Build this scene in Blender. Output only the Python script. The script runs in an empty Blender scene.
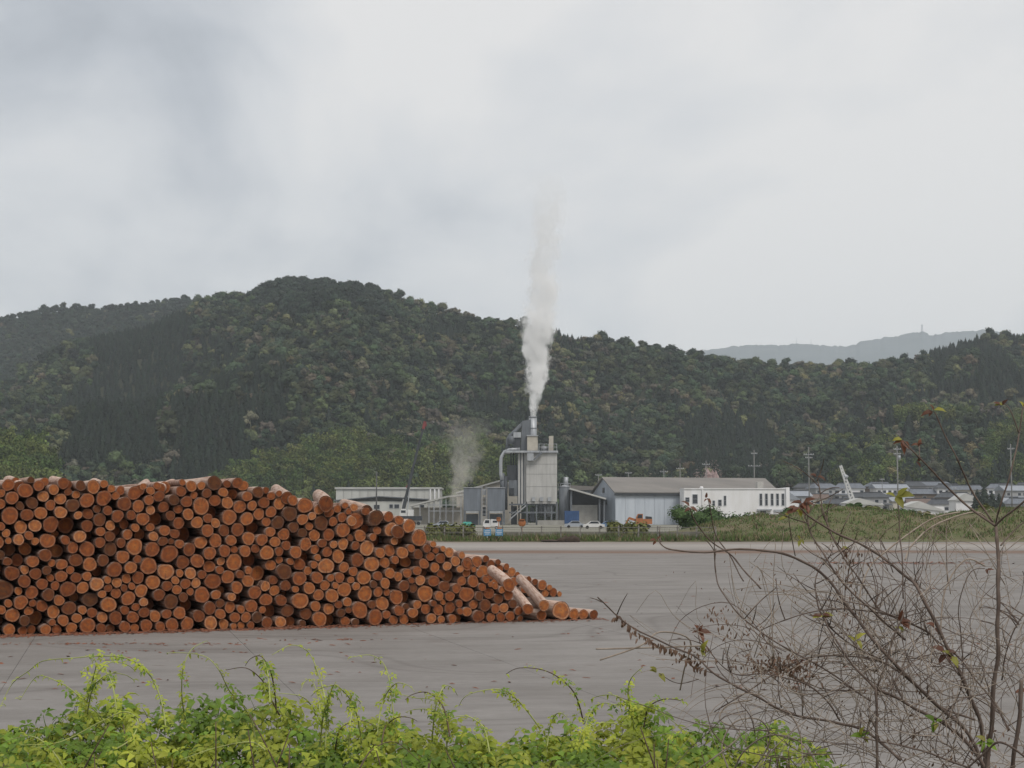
import bpy, bmesh, math, random
import numpy as np
from mathutils import Vector, Matrix, noise as mnoise

R = math.radians
sc = bpy.context.scene
col = sc.collection
rng = random.Random(7)

# ------------------------------------------------------------------ camera
F, HOR, EYE, CX, CY = 1600.0, 517.0, 2.3, 512.0, 384.0
PITCH = math.atan((HOR - CY) / F)
cam_d = bpy.data.cameras.new('camera')
cam = bpy.data.objects.new('camera', cam_d)
col.objects.link(cam)
cam.location = (0, 0, EYE)
cam.rotation_euler = (R(90) + PITCH, 0, 0)
cam_d.sensor_width = 36.0
cam_d.lens = 36.0 * F / 1024.0
cam_d.clip_start = 0.1
cam_d.clip_end = 30000
sc.camera = cam
sc.render.resolution_x, sc.render.resolution_y = 1024, 768

# ------------------------------------------------------------------ view / render
sc.view_settings.view_transform = 'Standard'
sc.view_settings.look = 'None'
sc.view_settings.gamma = 1.0
sc.view_settings.exposure = 0.45
sc.view_settings.use_curve_mapping = False
sc.render.engine = 'CYCLES'
sc.cycles.use_denoising = True
sc.cycles.max_bounces = 6
sc.cycles.diffuse_bounces = 2
sc.cycles.glossy_bounces = 2
sc.cycles.transmission_bounces = 3
sc.cycles.volume_bounces = 5
sc.cycles.transparent_max_bounces = 8
sc.cycles.volume_max_steps = 512

# ------------------------------------------------------------------ world: overcast cloud deck over a Nishita sky
SUN_EL, SUN_AZ = R(52), R(152)          # azimuth clockwise from +Y (view direction)
w = bpy.data.worlds.new('World')
sc.world = w
w.use_nodes = True
nt = w.node_tree
nt.nodes.clear()
def N(t, typ, **kw):
    n = t.nodes.new(typ)
    for k, v in kw.items():
        setattr(n, k, v)
    return n
def math_node(t, op, a, b=None, clamp=False):
    n = N(t, 'ShaderNodeMath', operation=op, use_clamp=clamp)
    for i, v in enumerate((a, b)):
        if v is None:
            continue
        if isinstance(v, (int, float)):
            n.inputs[i].default_value = v
        else:
            t.links.new(v, n.inputs[i])
    return n.outputs[0]
def mix_col(t, f, a, b, blend='MIX'):
    n = N(t, 'ShaderNodeMix', data_type='RGBA', blend_type=blend)
    n.clamp_factor = True
    for s, v in ((0, f), (6, a), (7, b)):
        if isinstance(v, (int, float)):
            n.inputs[s].default_value = v
        elif isinstance(v, (tuple, list)):
            n.inputs[s].default_value = (*v[:3], 1)
        else:
            t.links.new(v, n.inputs[s])
    return n.outputs[2]
def ramp(t, f, stops, interp='LINEAR'):
    n = N(t, 'ShaderNodeValToRGB')
    e = n.color_ramp.elements
    n.color_ramp.interpolation = interp
    while len(e) < len(stops):
        e.new(0.5)
    for el, (p, c) in zip(e, stops):
        el.position = p
        el.color = (*c, 1) if isinstance(c, (tuple, list)) else (c, c, c, 1)
    t.links.new(f, n.inputs[0])
    return n.outputs[0]
def noise_tex(t, vec, scale, detail=4, rough=0.55, dist=0.0, dim='3D'):
    n = N(t, 'ShaderNodeTexNoise', noise_dimensions=dim)
    n.inputs['Scale'].default_value = scale
    n.inputs['Detail'].default_value = detail
    n.inputs['Roughness'].default_value = rough
    n.inputs['Distortion'].default_value = dist
    if vec is not None:
        t.links.new(vec, n.inputs['Vector'])
    return n.outputs[0]
def mapping(t, vec, scale=(1, 1, 1), loc=(0, 0, 0), rot=(0, 0, 0)):
    n = N(t, 'ShaderNodeMapping')
    n.inputs['Scale'].default_value = scale
    n.inputs['Location'].default_value = loc
    n.inputs['Rotation'].default_value = rot
    t.links.new(vec, n.inputs['Vector'])
    return n.outputs[0]

sky = N(nt, 'ShaderNodeTexSky', sky_type='NISHITA')
sky.sun_disc = False
sky.sun_elevation = SUN_EL
sky.sun_rotation = SUN_AZ
sky.dust_density = 3.0
tc = N(nt, 'ShaderNodeTexCoord')
sep = N(nt, 'ShaderNodeSeparateXYZ')
nt.links.new(tc.outputs['Generated'], sep.inputs[0])
zc = math_node(nt, 'ADD', math_node(nt, 'MAXIMUM', sep.outputs[2], 0.0), 0.5)
cmb = N(nt, 'ShaderNodeCombineXYZ')
nt.links.new(math_node(nt, 'DIVIDE', sep.outputs[0], zc), cmb.inputs[0])
nt.links.new(math_node(nt, 'DIVIDE', sep.outputs[1], zc), cmb.inputs[1])
cn = noise_tex(nt, mapping(nt, cmb.outputs[0], (1.0, 0.9, 1), (0.9, 2.2, 1.4)), 3.0, 6, 0.52, 0.3)
cn2 = noise_tex(nt, mapping(nt, cmb.outputs[0], (1.0, 0.7, 1), (1.53, 3.74, 2.38)), 1.6, 2, 0.5, 0.0)
cf = math_node(nt, 'ADD', math_node(nt, 'MULTIPLY', cn, 0.6), math_node(nt, 'MULTIPLY', cn2, 0.4))
cloud = ramp(nt, cf, [(0.35, (2.3, 2.5, 2.8)), (0.43, (3.8, 4.0, 4.3)), (0.50, (5.3, 5.38, 5.5)), (0.58, (6.3, 6.2, 6.1))])
skyc = mix_col(nt, 0.94, sky.outputs[0], cloud)
bg = N(nt, 'ShaderNodeBackground')
bg.inputs['Strength'].default_value = 0.10
nt.links.new(skyc, bg.inputs['Color'])
wo = N(nt, 'ShaderNodeOutputWorld')
nt.links.new(bg.outputs[0], wo.inputs['Surface'])

# ------------------------------------------------------------------ sun (veiled by cloud)
sun_d = bpy.data.lights.new('sun', 'SUN')
sun_d.energy = 1.5
sun_d.angle = R(22)
sun_d.color = (1.0, 0.95, 0.88)
sun = bpy.data.objects.new('sun', sun_d)
col.objects.link(sun)
sd = Vector((math.sin(SUN_AZ) * math.cos(SUN_EL), math.cos(SUN_AZ) * math.cos(SUN_EL), math.sin(SUN_EL)))
sun.rotation_euler = (-sd).to_track_quat('-Z', 'Y').to_euler()

# ------------------------------------------------------------------ pixel <-> world
cp, sp = math.cos(PITCH), math.sin(PITCH)
def ray(px, py):
    u, v = (px - CX) / F, (CY - py) / F
    return Vector((u, cp - v * sp, sp + v * cp))
def P(px, py, Y):
    d = ray(px, py)
    t = Y / d.y
    return Vector((d.x * t, Y, EYE + d.z * t))
def G(px, py, z=0.0):
    d = ray(px, py)
    t = (z - EYE) / d.z
    return Vector((d.x * t, d.y * t, z))
def project(p):
    x, y, z = p[0], p[1], p[2] - EYE
    dep = y * cp + z * sp
    up = -y * sp + z * cp
    return CX + F * x / dep, CY - F * up / dep
def lerp(a, b, t):
    return a + (b - a) * t
def interp(x, pts):
    if x <= pts[0][0]:
        return pts[0][1]
    for (x0, y0), (x1, y1) in zip(pts, pts[1:]):
        if x <= x1:
            return y0 + (y1 - y0) * (x - x0) / (x1 - x0)
    return pts[-1][1]

# ------------------------------------------------------------------ mesh builder
class MB:
    def __init__(self):
        self.v, self.f, self.m, self.smooth = [], [], [], []
    def add(self, vs, fs, m=0, smooth=False):
        o = len(self.v)
        self.v += [Vector(p) for p in vs]
        for f in fs:
            self.f.append([i + o for i in f])
            self.m.append(m)
            self.smooth.append(smooth)
        return self
    def box(self, x0, x1, y0, y1, z0, z1, m=0):
        vs = [(x, y, z) for z in (z0, z1) for y in (y0, y1) for x in (x0, x1)]
        return self.add(vs, [(0, 2, 3, 1), (4, 5, 7, 6), (0, 1, 5, 4), (2, 6, 7, 3), (0, 4, 6, 2), (1, 3, 7, 5)], m)
    def pxbox(self, x0, y0, x1, y1, Y, dep, m=0):
        a, b = P(x0, y1, Y), P(x1, y0, Y)
        return self.box(a.x, b.x, Y, Y + dep, a.z, b.z, m)
    def obox(self, c, ax, ay, az, m=0):
        c, ax, ay, az = Vector(c), Vector(ax), Vector(ay), Vector(az)
        vs = [c + ax * i + ay * j + az * k for k in (-1, 1) for j in (-1, 1) for i in (-1, 1)]
        return self.add(vs, [(0, 2, 3, 1), (4, 5, 7, 6), (0, 1, 5, 4), (2, 6, 7, 3), (0, 4, 6, 2), (1, 3, 7, 5)], m)
    def beam(self, a, b, wd, ht=None, m=0, up=(0, 0, 1)):
        a, b = Vector(a), Vector(b)
        ht = ht or wd
        d = (b - a)
        n = d.normalized()
        u = Vector(up)
        if abs(n.dot(u)) > 0.95:
            u = Vector((0, 1, 0))
        s = n.cross(u).normalized()
        u2 = s.cross(n)
        return self.obox((a + b) / 2, d / 2, s * wd / 2, u2 * ht / 2, m)
    def tube(self, pts, rad, n=6, m=0, caps=True, smooth=True):
        pts = [Vector(p) for p in pts]
        k = len(pts)
        if not hasattr(rad, '__len__'):
            rad = [rad] * k
        ref = None
        vs, fs = [], []
        for i, p in enumerate(pts):
            t = (pts[min(i + 1, k - 1)] - pts[max(i - 1, 0)])
            if t.length < 1e-9:
                t = Vector((0, 0, 1))
            t.normalize()
            if ref is None:
                ref = Vector((1, 0, 0)) if abs(t.x) < 0.8 else Vector((0, 1, 0))
            s = (ref - t * ref.dot(t)).normalized()
            ref = s
            q = t.cross(s)
            for j in range(n):
                a = 2 * math.pi * j / n
                vs.append(p + (s * math.cos(a) + q * math.sin(a)) * rad[i])
        for i in range(k - 1):
            for j in range(n):
                j2 = (j + 1) % n
                fs.append((i * n + j, i * n + j2, (i + 1) * n + j2, (i + 1) * n + j))
        self.add(vs, fs, m, smooth)
        if caps:
            o = len(self.v) - len(vs)
            self.f += [[o + j for j in range(n - 1, -1, -1)], [o + (k - 1) * n + j for j in range(n)]]
            self.m += [m, m]
            self.smooth += [False, False]
        return self
    def cyl(self, c, r, z0, z1, n=16, m=0, r2=None):
        return self.tube([(c[0], c[1], z0), (c[0], c[1], z1)], [r, r if r2 is None else r2], n, m)
    def prism(self, poly, y0, y1, m=0):
        n = len(poly)
        vs = [(x, y0, z) for x, z in poly] + [(x, y1, z) for x, z in poly]
        fs = [tuple(range(n)), tuple(range(2 * n - 1, n - 1, -1))]
        fs += [(i, i + n, (i + 1) % n + n, (i + 1) % n) for i in range(n)]
        return self.add(vs, fs, m)
    def mesh(self, name, mats, org=(0, 0, 0)):
        me = bpy.data.meshes.new(name)
        org = Vector(org)
        me.from_pydata([tuple(p - org) for p in self.v], [], self.f)
        for mm in (mats if isinstance(mats, (list, tuple)) else [mats]):
            me.materials.append(mm)
        me.polygons.foreach_set('material_index', self.m)
        me.polygons.foreach_set('use_smooth', self.smooth)
        me.update()
        return me
    def fix(self, me):
        bm = bmesh.new(); bm.from_mesh(me)
        bmesh.ops.recalc_face_normals(bm, faces=bm.faces)
        bm.to_mesh(me); bm.free()
    def build(self, name, mats, parent=None, org=None, fix=True):
        if parent is not None:
            me = self.mesh(name, mats, parent['_o'] if '_o' in parent else parent.location)
        else:
            if org is None:
                n = len(self.v)
                org = Vector((sum(p.x for p in self.v) / n, sum(p.y for p in self.v) / n, min(p.z for p in self.v)))
            me = self.mesh(name, mats, org)
        if fix:
            self.fix(me)
        o = bpy.data.objects.new(name, me)
        col.objects.link(o)
        if parent is not None:
            o.parent = parent
            ro = parent
            while ro.parent is not None:
                ro = ro.parent
        else:
            o.location = org
        return o

def tag(o, label=None, cat=None, group=None, kind=None):
    if label: o['label'] = label
    if cat: o['category'] = cat
    if group: o['group'] = group
    if kind: o['kind'] = kind
    return o
def thing(name, label, cat, loc, group=None, rotz=0):
    o = bpy.data.objects.new(name, None)
    col.objects.link(o)
    o.location = loc
    o.rotation_euler[2] = rotz
    o.empty_display_size = 0.3
    return tag(o, label, cat, group)
def sub(mb, name, mats, part, root):
    """a sub-part: part's own location is zero, so it shares the root's origin"""
    me = mb.mesh(name, mats, root.location)
    mb.fix(me)
    o = bpy.data.objects.new(name, me)
    col.objects.link(o)
    o.parent = part
    return o

# ------------------------------------------------------------------ materials
MATS = {}
def pm(name, c1, c2=None, scale=1.0, rough=0.8, bump=0.0, stretch=(1, 1, 1), metal=0.0, detail=5, lo=0.35, hi=0.65, coord='Object', rnd=0.0, trans=0.0, spec=0.3):
    if name in MATS:
        return MATS[name]
    m = bpy.data.materials.new(name)
    m.use_nodes = True
    t = m.node_tree
    b = t.nodes['Principled BSDF']
    b.inputs['Roughness'].default_value = rough
    b.inputs['Metallic'].default_value = metal
    b.inputs['Specular IOR Level'].default_value = spec
    c2 = c2 or tuple(x * 0.72 for x in c1)
    if coord == 'Position':
        v = N(t, 'ShaderNodeNewGeometry').outputs['Position']
    else:
        v = N(t, 'ShaderNodeTexCoord').outputs[coord]
    v = mapping(t, v, stretch)
    f = noise_tex(t, v, scale, detail, 0.6)
    f2 = ramp(t, f, [(lo, 0.0), (hi, 1.0)])
    c = mix_col(t, f2, c1, c2)
    if rnd:
        oi = N(t, 'ShaderNodeObjectInfo').outputs['Random']
        hs = N(t, 'ShaderNodeHueSaturation')
        t.links.new(math_node(t, 'ADD', math_node(t, 'MULTIPLY', oi, 2 * rnd), 1 - rnd), hs.inputs['Value'])
        t.links.new(c, hs.inputs['Color'])
        c = hs.outputs[0]
    t.links.new(c, b.inputs['Base Color'])
    if bump:
        bn = N(t, 'ShaderNodeBump')
        bn.inputs['Strength'].default_value = bump
        bn.inputs['Distance'].default_value = 0.05
        t.links.new(f, bn.inputs['Height'])
        t.links.new(bn.outputs[0], b.inputs['Normal'])
    if trans:
        tr = N(t, 'ShaderNodeBsdfTranslucent')
        t.links.new(c, tr.inputs['Color'])
        mx = N(t, 'ShaderNodeMixShader')
        mx.inputs[0].default_value = trans
        t.links.new(b.outputs[0], mx.inputs[1])
        t.links.new(tr.outputs[0], mx.inputs[2])
        t.links.new(mx.outputs[0], t.nodes['Material Output'].inputs['Surface'])
    MATS[name] = m
    return m

# -- log end grain: UV centred on the pith, radius 1 at the bark
def end_material(name, from_attr):
    m = bpy.data.materials.new(name)
    m.use_nodes = True
    t = m.node_tree
    b = t.nodes['Principled BSDF']
    b.inputs['Roughness'].default_value = 0.8
    b.inputs['Specular IOR Level'].default_value = 0.2
    uv = N(t, 'ShaderNodeUVMap').outputs[0]
    if from_attr:
        a = N(t, 'ShaderNodeAttribute'); a.attribute_name = 'rnd'
        rnd = a.outputs['Fac']
    else:
        sr = N(t, 'ShaderNodeSeparateColor')
        t.links.new(N(t, 'ShaderNodeObjectInfo').outputs['Color'], sr.inputs[0])
        rnd = sr.outputs[0]
    ofs = N(t, 'ShaderNodeCombineXYZ')
    t.links.new(math_node(t, 'MULTIPLY', rnd, 57.0), ofs.inputs[2])
    va = N(t, 'ShaderNodeVectorMath', operation='ADD')
    t.links.new(uv, va.inputs[0]); t.links.new(ofs.outputs[0], va.inputs[1])
    v = va.outputs[0]
    ln = N(t, 'ShaderNodeVectorMath', operation='LENGTH')
    t.links.new(uv, ln.inputs[0])
    wob = noise_tex(t, v, 1.7, 3)
    r = math_node(t, 'ADD', ln.outputs['Value'], math_node(t, 'MULTIPLY', math_node(t, 'SUBTRACT', wob, 0.5), 0.22))
    base = ramp(t, r, [(0.0, (0.22, 0.080, 0.022)), (0.10, (0.40, 0.145, 0.038)), (0.45, (0.34, 0.108, 0.028)), (0.74, (0.27, 0.082, 0.024)), (0.80, (0.36, 0.150, 0.060)), (0.87, (0.45, 0.24, 0.125)), (0.94, (0.20, 0.075, 0.035)), (0.98, (0.10, 0.045, 0.03))])
    rings = math_node(t, 'SINE', math_node(t, 'MULTIPLY', r, 46.0))
    base = mix_col(t, math_node(t, 'MULTIPLY', math_node(t, 'ADD', rings, 1.0), 0.17), base, (0.16, 0.05, 0.02))
    stain = noise_tex(t, v, 2.6, 5, 0.65)
    base = mix_col(t, ramp(t, stain, [(0.44, 0.0), (0.70, 0.85)]), base, (0.13, 0.06, 0.035))
    # drying cracks running out from the pith
    sx = N(t, 'ShaderNodeSeparateXYZ'); t.links.new(uv, sx.inputs[0])
    ang = math_node(t, 'ARCTAN2', sx.outputs[0], sx.outputs[1])
    cv = N(t, 'ShaderNodeCombineXYZ')
    t.links.new(math_node(t, 'MULTIPLY', ang, 1.3), cv.inputs[0])
    t.links.new(math_node(t, 'MULTIPLY', rnd, 91.0), cv.inputs[1])
    ck = noise_tex(t, cv.outputs[0], 3.0, 2, 0.6)
    base = mix_col(t, ramp(t, ck, [(0.62, 0.0), (0.68, 0.85)]), base, (0.085, 0.035, 0.018))
    # log to log: fresh orange, plain, browned, grey weathered
    tint = ramp(t, rnd, [(0.0, (0.30, 0.34, 0.42)), (0.05, (0.44, 0.44, 0.50)), (0.12, (0.54, 0.47, 0.48)), (0.33, (0.74, 0.64, 0.64)), (0.62, (0.92, 0.86, 0.86)), (0.86, (1.06, 1.04, 1.0)), (1.0, (1.24, 1.40, 1.6))])
    base = mix_col(t, 1.0, base, tint, 'MULTIPLY')
    t.links.new(base, b.inputs['Base Color'])
    bn = N(t, 'ShaderNodeBump'); bn.inputs['Strength'].default_value = 0.35; bn.inputs['Distance'].default_value = 0.01
    t.links.new(noise_tex(t, v, 9.0, 4), bn.inputs['Height'])
    t.links.new(bn.outputs[0], b.inputs['Normal'])
    return m
M_END = end_material('cut_wood', False)
M_ENDA = end_material('cut_wood_joined', True)
M_BARK = pm('log_bark', (0.46, 0.34, 0.28), (0.20, 0.10, 0.065), 2.2, 0.9, 0.5, (1.6, 3.0, 1.6), rnd=0.22, lo=0.38, hi=0.62)
M_BARKPALE = pm('stripped_log', (0.52, 0.40, 0.33), (0.30, 0.17, 0.12), 2.2, 0.85, 0.4, (1.6, 3.0, 1.6), rnd=0.12, lo=0.42, hi=0.66)

# -- yard concrete: stains with their own shapes, in world space
def yard_material():
    m = bpy.data.materials.new('yard_concrete')
    m.use_nodes = True
    t = m.node_tree
    b = t.nodes['Principled BSDF']
    b.inputs['Roughness'].default_value = 0.85
    b.inputs['Specular IOR Level'].default_value = 0.25
    pos = N(t, 'ShaderNodeNewGeometry').outputs['Position']
    rot = mapping(t, pos, (1, 1, 1), (0, 0, 0), (0, 0, R(-8)))
    big = noise_tex(t, mapping(t, rot, (0.035, 0.10, 0.1)), 1.0, 5, 0.6)
    c = ramp(t, big, [(0.30, (0.20, 0.187, 0.176)), (0.5, (0.235, 0.221, 0.209)), (0.7, (0.268, 0.252, 0.239))])
    strk = noise_tex(t, mapping(t, rot, (0.14, 1.1, 1)), 1.0, 5, 0.65)
    c = mix_col(t, ramp(t, strk, [(0.5, 0.0), (0.72, 0.32)]), c, (0.13, 0.12, 0.112))
    fine = noise_tex(t, pos, 5.5, 6, 0.7)
    mot = noise_tex(t, mapping(t, rot, (0.28, 0.55, 1)), 1.0, 6, 0.7)
    c = mix_col(t, ramp(t, mot, [(0.40, 0.0), (0.66, 0.55)]), c, (0.115, 0.103, 0.093))
    for sd2, sc2 in ((3.0, 0.045), (9.0, 0.06)):
        tn = noise_tex(t, mapping(t, rot, (sc2, sc2 * 1.3, 1), (sd2, sd2 * 2, sd2)), 1.0, 1, 0.4)
        for lv in (0.46, 0.475, 0.55):
            ln2 = math_node(t, 'SUBTRACT', 1.0, math_node(t, 'DIVIDE', math_node(t, 'ABSOLUTE', math_node(t, 'SUBTRACT', tn, lv)), 0.0035), clamp=True)
            c = mix_col(t, math_node(t, 'MULTIPLY', ln2, math_node(t, 'MULTIPLY', mot, 0.7)), c, (0.10, 0.088, 0.08))
    c = mix_col(t, ramp(t, fine, [(0.35, 0.0), (0.7, 0.35)]), c, (0.14, 0.128, 0.116))
    spots = noise_tex(t, mapping(t, pos, (0.8, 1.6, 1), (3, 7, 0)), 1.3, 3, 0.5)
    c = mix_col(t, ramp(t, spots, [(0.67, 0.0), (0.72, 0.6)]), c, (0.13, 0.105, 0.09))
    # bark dust: long low drifts toward the far edge and under the stack
    sp_ = N(t, 'ShaderNodeSeparateXYZ'); t.links.new(pos, sp_.inputs[0])
    y = sp_.outputs[1]
    wv = noise_tex(t, mapping(t, pos, (0.03, 0.03, 1)), 1.0, 3, 0.5)
    yy = math_node(t, 'ADD', y, math_node(t, 'MULTIPLY', math_node(t, 'SUBTRACT', wv, 0.5), 16.0))
    def band(c0, hw):
        d = math_node(t, 'ABSOLUTE', math_node(t, 'SUBTRACT', yy, c0))
        return math_node(t, 'SUBTRACT', 1.0, math_node(t, 'DIVIDE', d, hw), clamp=True)
    pat = noise_tex(t, mapping(t, pos, (0.05, 0.5, 1)), 1.0, 4, 0.6)
    patr = ramp(t, pat, [(0.32, 0.3), (0.6, 1.0)])
    c = mix_col(t, math_node(t, 'MULTIPLY', band(128.0, 18.0), 0.8), c, (0.33, 0.30, 0.27))
    c = mix_col(t, math_node(t, 'MULTIPLY', math_node(t, 'MULTIPLY', band(107.0, 7.0), patr), 1.5), c, (0.16, 0.098, 0.066))
    c = mix_col(t, math_node(t, 'MULTIPLY', math_node(t, 'MULTIPLY', band(143.0, 4.0), patr), 0.6), c, (0.30, 0.19, 0.13))
    t.links.new(c, b.inputs['Base Color'])
    bn = N(t, 'ShaderNodeBump'); bn.inputs['Strength'].default_value = 0.25; bn.inputs['Distance'].default_value = 0.02
    t.links.new(fine, bn.inputs['Height']); t.links.new(bn.outputs[0], b.inputs['Normal'])
    return m
M_YARD = yard_material()

# -- foliage that takes its colour from each tree of the wood
def forest_material():
    m = bpy.data.materials.new('forest_leaf')
    m.use_nodes = True
    t = m.node_tree
    b = t.nodes['Principled BSDF']
    b.inputs['Roughness'].default_value = 0.75
    b.inputs['Specular IOR Level'].default_value = 0.15
    a = N(t, 'ShaderNodeAttribute'); a.attribute_type = 'INSTANCER'; a.attribute_name = 'tcol'
    pos = N(t, 'ShaderNodeNewGeometry').outputs['Position']
    f = noise_tex(t, pos, 0.8, 3, 0.6)
    hs = N(t, 'ShaderNodeHueSaturation')
    t.links.new(math_node(t, 'ADD', math_node(t, 'MULTIPLY', f, 1.3), 0.24), hs.inputs['Value'])
    t.links.new(a.outputs['Color'], hs.inputs['Color'])
    t.links.new(hs.outputs[0], b.inputs['Base Color'])
    return m
M_FOREST = forest_material()

M_SOIL = pm('soil', (0.10, 0.085, 0.06), (0.06, 0.06, 0.035), 0.3, 0.95, coord='Position')
M_HILL = pm('hill_floor', (0.045, 0.05, 0.028), (0.03, 0.034, 0.02), 0.02, 0.95, coord='Position')
M_FAR = pm('far_forest_hazed', (0.10, 0.12, 0.125), (0.075, 0.095, 0.10), 0.008, 0.95, coord='Position')  # forest colour made paler and bluer: distance haze is put into it
M_GROUND = pm('ground_soil', (0.25, 0.235, 0.21), (0.15, 0.15, 0.10), 0.06, 0.95, coord='Position')

# ================================================================== the setting
def grid_mesh(name, rows, mat, smooth=True):
    nr, ncn = len(rows), len(rows[0])
    mb = MB()
    vs = [p for r in rows for p in r]
    fs = [(i * ncn + j, i * ncn + j + 1, (i + 1) * ncn + j + 1, (i + 1) * ncn + j) for i in range(nr - 1) for j in range(ncn - 1)]
    mb.add(vs, fs, 0, smooth)
    o = mb.build(name, mat, None, (0, 0, 0), fix=False)
    tag(o, kind='structure')
    return o
grid_mesh('ground', [[(-9000, -60, -0.05), (9000, -60, -0.05)], [(-9000, 9500, -0.05), (9000, 9500, -0.05)]], M_GROUND, False)
yard = grid_mesh('yard', [[(-150, 10.5, -0.014), (150, 10.5, -0.014)], [(-150, 151, -0.014), (150, 151, -0.014)]], M_YARD, False)
# concrete slabs of the near yard, laid 14 degrees off the view
ja = R(14.0)
ju, jv = Vector((math.cos(ja), math.sin(ja), 0)), Vector((-math.sin(ja), math.cos(ja), 0))
slab_w, slab_l, gap = 3.75, 14.0, 0.006
ref = G(240, 641)
slab_me = {}
for i in range(-6, 9):
    for j in range(-2, 3):
        c = ref + ju * (i + 0.5) * slab_w + jv * ((j + 0.1) * slab_l)
        if c.y < 15 or c.y > 62 or abs(c.x) > 0.36 * c.y + 4:
            continue
        if not slab_me:
            mb = MB()
            mb.obox((0, 0, -0.009), ju * (slab_w - gap) / 2, jv * (slab_l - gap) / 2, (0, 0, 0.0045))
            slab_me[0] = mb.mesh('slab', M_YARD)
        o = bpy.data.objects.new('slab', slab_me[0]); col.objects.link(o)
        o.parent = yard
        o.location = (c.x, c.y, 0.0045 + rng.uniform(-0.001, 0.001))

# the bank the photographer stands on
def bank_z(x, y):
    z = interp(y, [(-10, 0.75), (2, 0.7), (6.5, 0.55), (8.5, 0.4), (11.2, -0.02), (12, -0.3)])
    return z + 0.08 * mnoise.noise(Vector((x * 0.7, y * 0.7, 3)))
grid_mesh('bank', [[(x * 0.6, y * 0.5, bank_z(x * 0.6, y * 0.5)) for x in range(-30, 31)] for y in range(-16, 25)], M_SOIL)

# ------------------------------------------------------------------ hills
def ridge_surface(pxs, ridge, dbase, dridge, zbase, treeh, vs, amp, seed, power=1.1):
    """rows of points; v=0 foot, v=1 ridge, v>1 the far side"""
    rows = []
    for v in vs:
        row = []
        for px in pxs:
            D0 = dbase(px); D1 = dridge(px)
            Y = D0 + (D1 - D0) * v
            X = (px - CX) / F * Y * cp
            zr = P(px, interp(px, ridge), D1).z - treeh
            s = max(v, 0) ** power if v <= 1 else 1 - (v - 1) * 0.9
            z = zbase + (zr - zbase) * s
            sh = max(0.0, min(1, v) * (1 - min(1, v))) * 4
            n1 = mnoise.noise(Vector((X / 130, Y / 260, seed)))
            n2 = mnoise.noise(Vector((X / 55, Y / 90, seed + 9)))
            z += amp * sh * (n1 * 1.0 + n2 * 0.35)
            row.append(Vector((X, Y, z)))
        rows.append(row)
    return rows
RIDGE = [(-160, 425), (-60, 398), (0, 376), (50, 344), (86, 331), (143, 323), (190, 300), (215, 294), (245, 292), (262, 280), (282, 275), (310, 276), (345, 278), (375, 281), (392, 288), (410, 294), (440, 301), (470, 309), (487, 315), (502, 310), (514, 315), (540, 323), (560, 327), (580, 333), (605, 335), (640, 337), (660, 342), (690, 349), (740, 357), (790, 359), (840, 359), (870, 362), (900, 355), (930, 347), (960, 337), (990, 329), (1010, 327), (1040, 332), (1100, 350), (1180, 372)]
LEFT_RIDGE = [(-160, 345), (-60, 330), (0, 313), (40, 304), (70, 303), (100, 303), (140, 299), (180, 294), (210, 296), (260, 312), (340, 330)]
SPUR = [(760, 500), (800, 468), (835, 440), (862, 420), (890, 410), (925, 405), (960, 409), (1000, 413), (1040, 415), (1100, 425), (1180, 440)]
def seq(a, b, n):
    return [a + (b - a) * i / (n - 1) for i in range(n)]
vv = seq(0, 1, 46) + [1.1, 1.3, 1.6]
main_rows = ridge_surface(seq(-150, 1170, 120), RIDGE, lambda p: 690 if p < 700 else 690 + (p - 700) * 0.12, lambda p: 1230 + 60 * math.sin(p / 130), 0, 11, vv, 58, 3.3)
left_rows = ridge_surface(seq(-150, 330, 50), LEFT_RIDGE, lambda p: 1250, lambda p: 1780, 40, 11, vv, 25, 8.1)
spur_rows = ridge_surface(seq(765, 1170, 50), SPUR, lambda p: 725, lambda p: 880, 4, 10, seq(0, 1, 20) + [1.15, 1.4], 8, 5.7, 0.8)
KNOLL = [(-160, 428), (-60, 430), (0, 432), (30, 438), (50, 453), (64, 480), (76, 508), (84, 516.5)]
knoll_rows = ridge_surface(seq(-150, 84, 40), KNOLL, lambda p: 500, lambda p: 620, 0, 9, seq(0, 1, 14) + [1.2, 1.6], 3, 2.2, 0.85)
for nm, rows in (('hill', knoll_rows), ('hill', main_rows), ('hill', left_rows), ('hill', spur_rows)):
    grid_mesh(nm, rows, M_HILL)
FAR_RIDGE = [(560, 372), (640, 360), (690, 353), (715, 349), (740, 346), (755, 345), (780, 345), (797, 344), (812, 344), (830, 346), (850, 346), (866, 341), (880, 339), (900, 336), (912, 333), (924, 332), (940, 335), (955, 332), (985, 330), (1040, 336), (1180, 345)]
FARY = 6800.0
fr = []
for v in seq(0, 1, 14) + [1.2]:
    row = []
    for px in seq(540, 1180, 320):
        Y = FARY - 2300 * (1 - v) if v <= 1 else FARY + 500
        z1 = P(px, interp(px, FAR_RIDGE), FARY).z
        z = z1 * min(v, 1) ** 0.9 if v <= 1 else z1 * 0.7
        if v > 0.9 and v <= 1:
            z += 7.5 * mnoise.noise(Vector((px * 0.55, 1, 4))) + 9 * mnoise.noise(Vector((px * 0.13, 7, 4)))
        z += 60 * mnoise.noise(Vector((px / 60, v * 3, 2))) * v * (1 - min(v, 1)) * 4
        row.append(Vector(((px - CX) / F * Y * cp, Y, z)))
    fr.append(row)
grid_mesh('far_mountain', fr, M_FAR)

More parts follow.
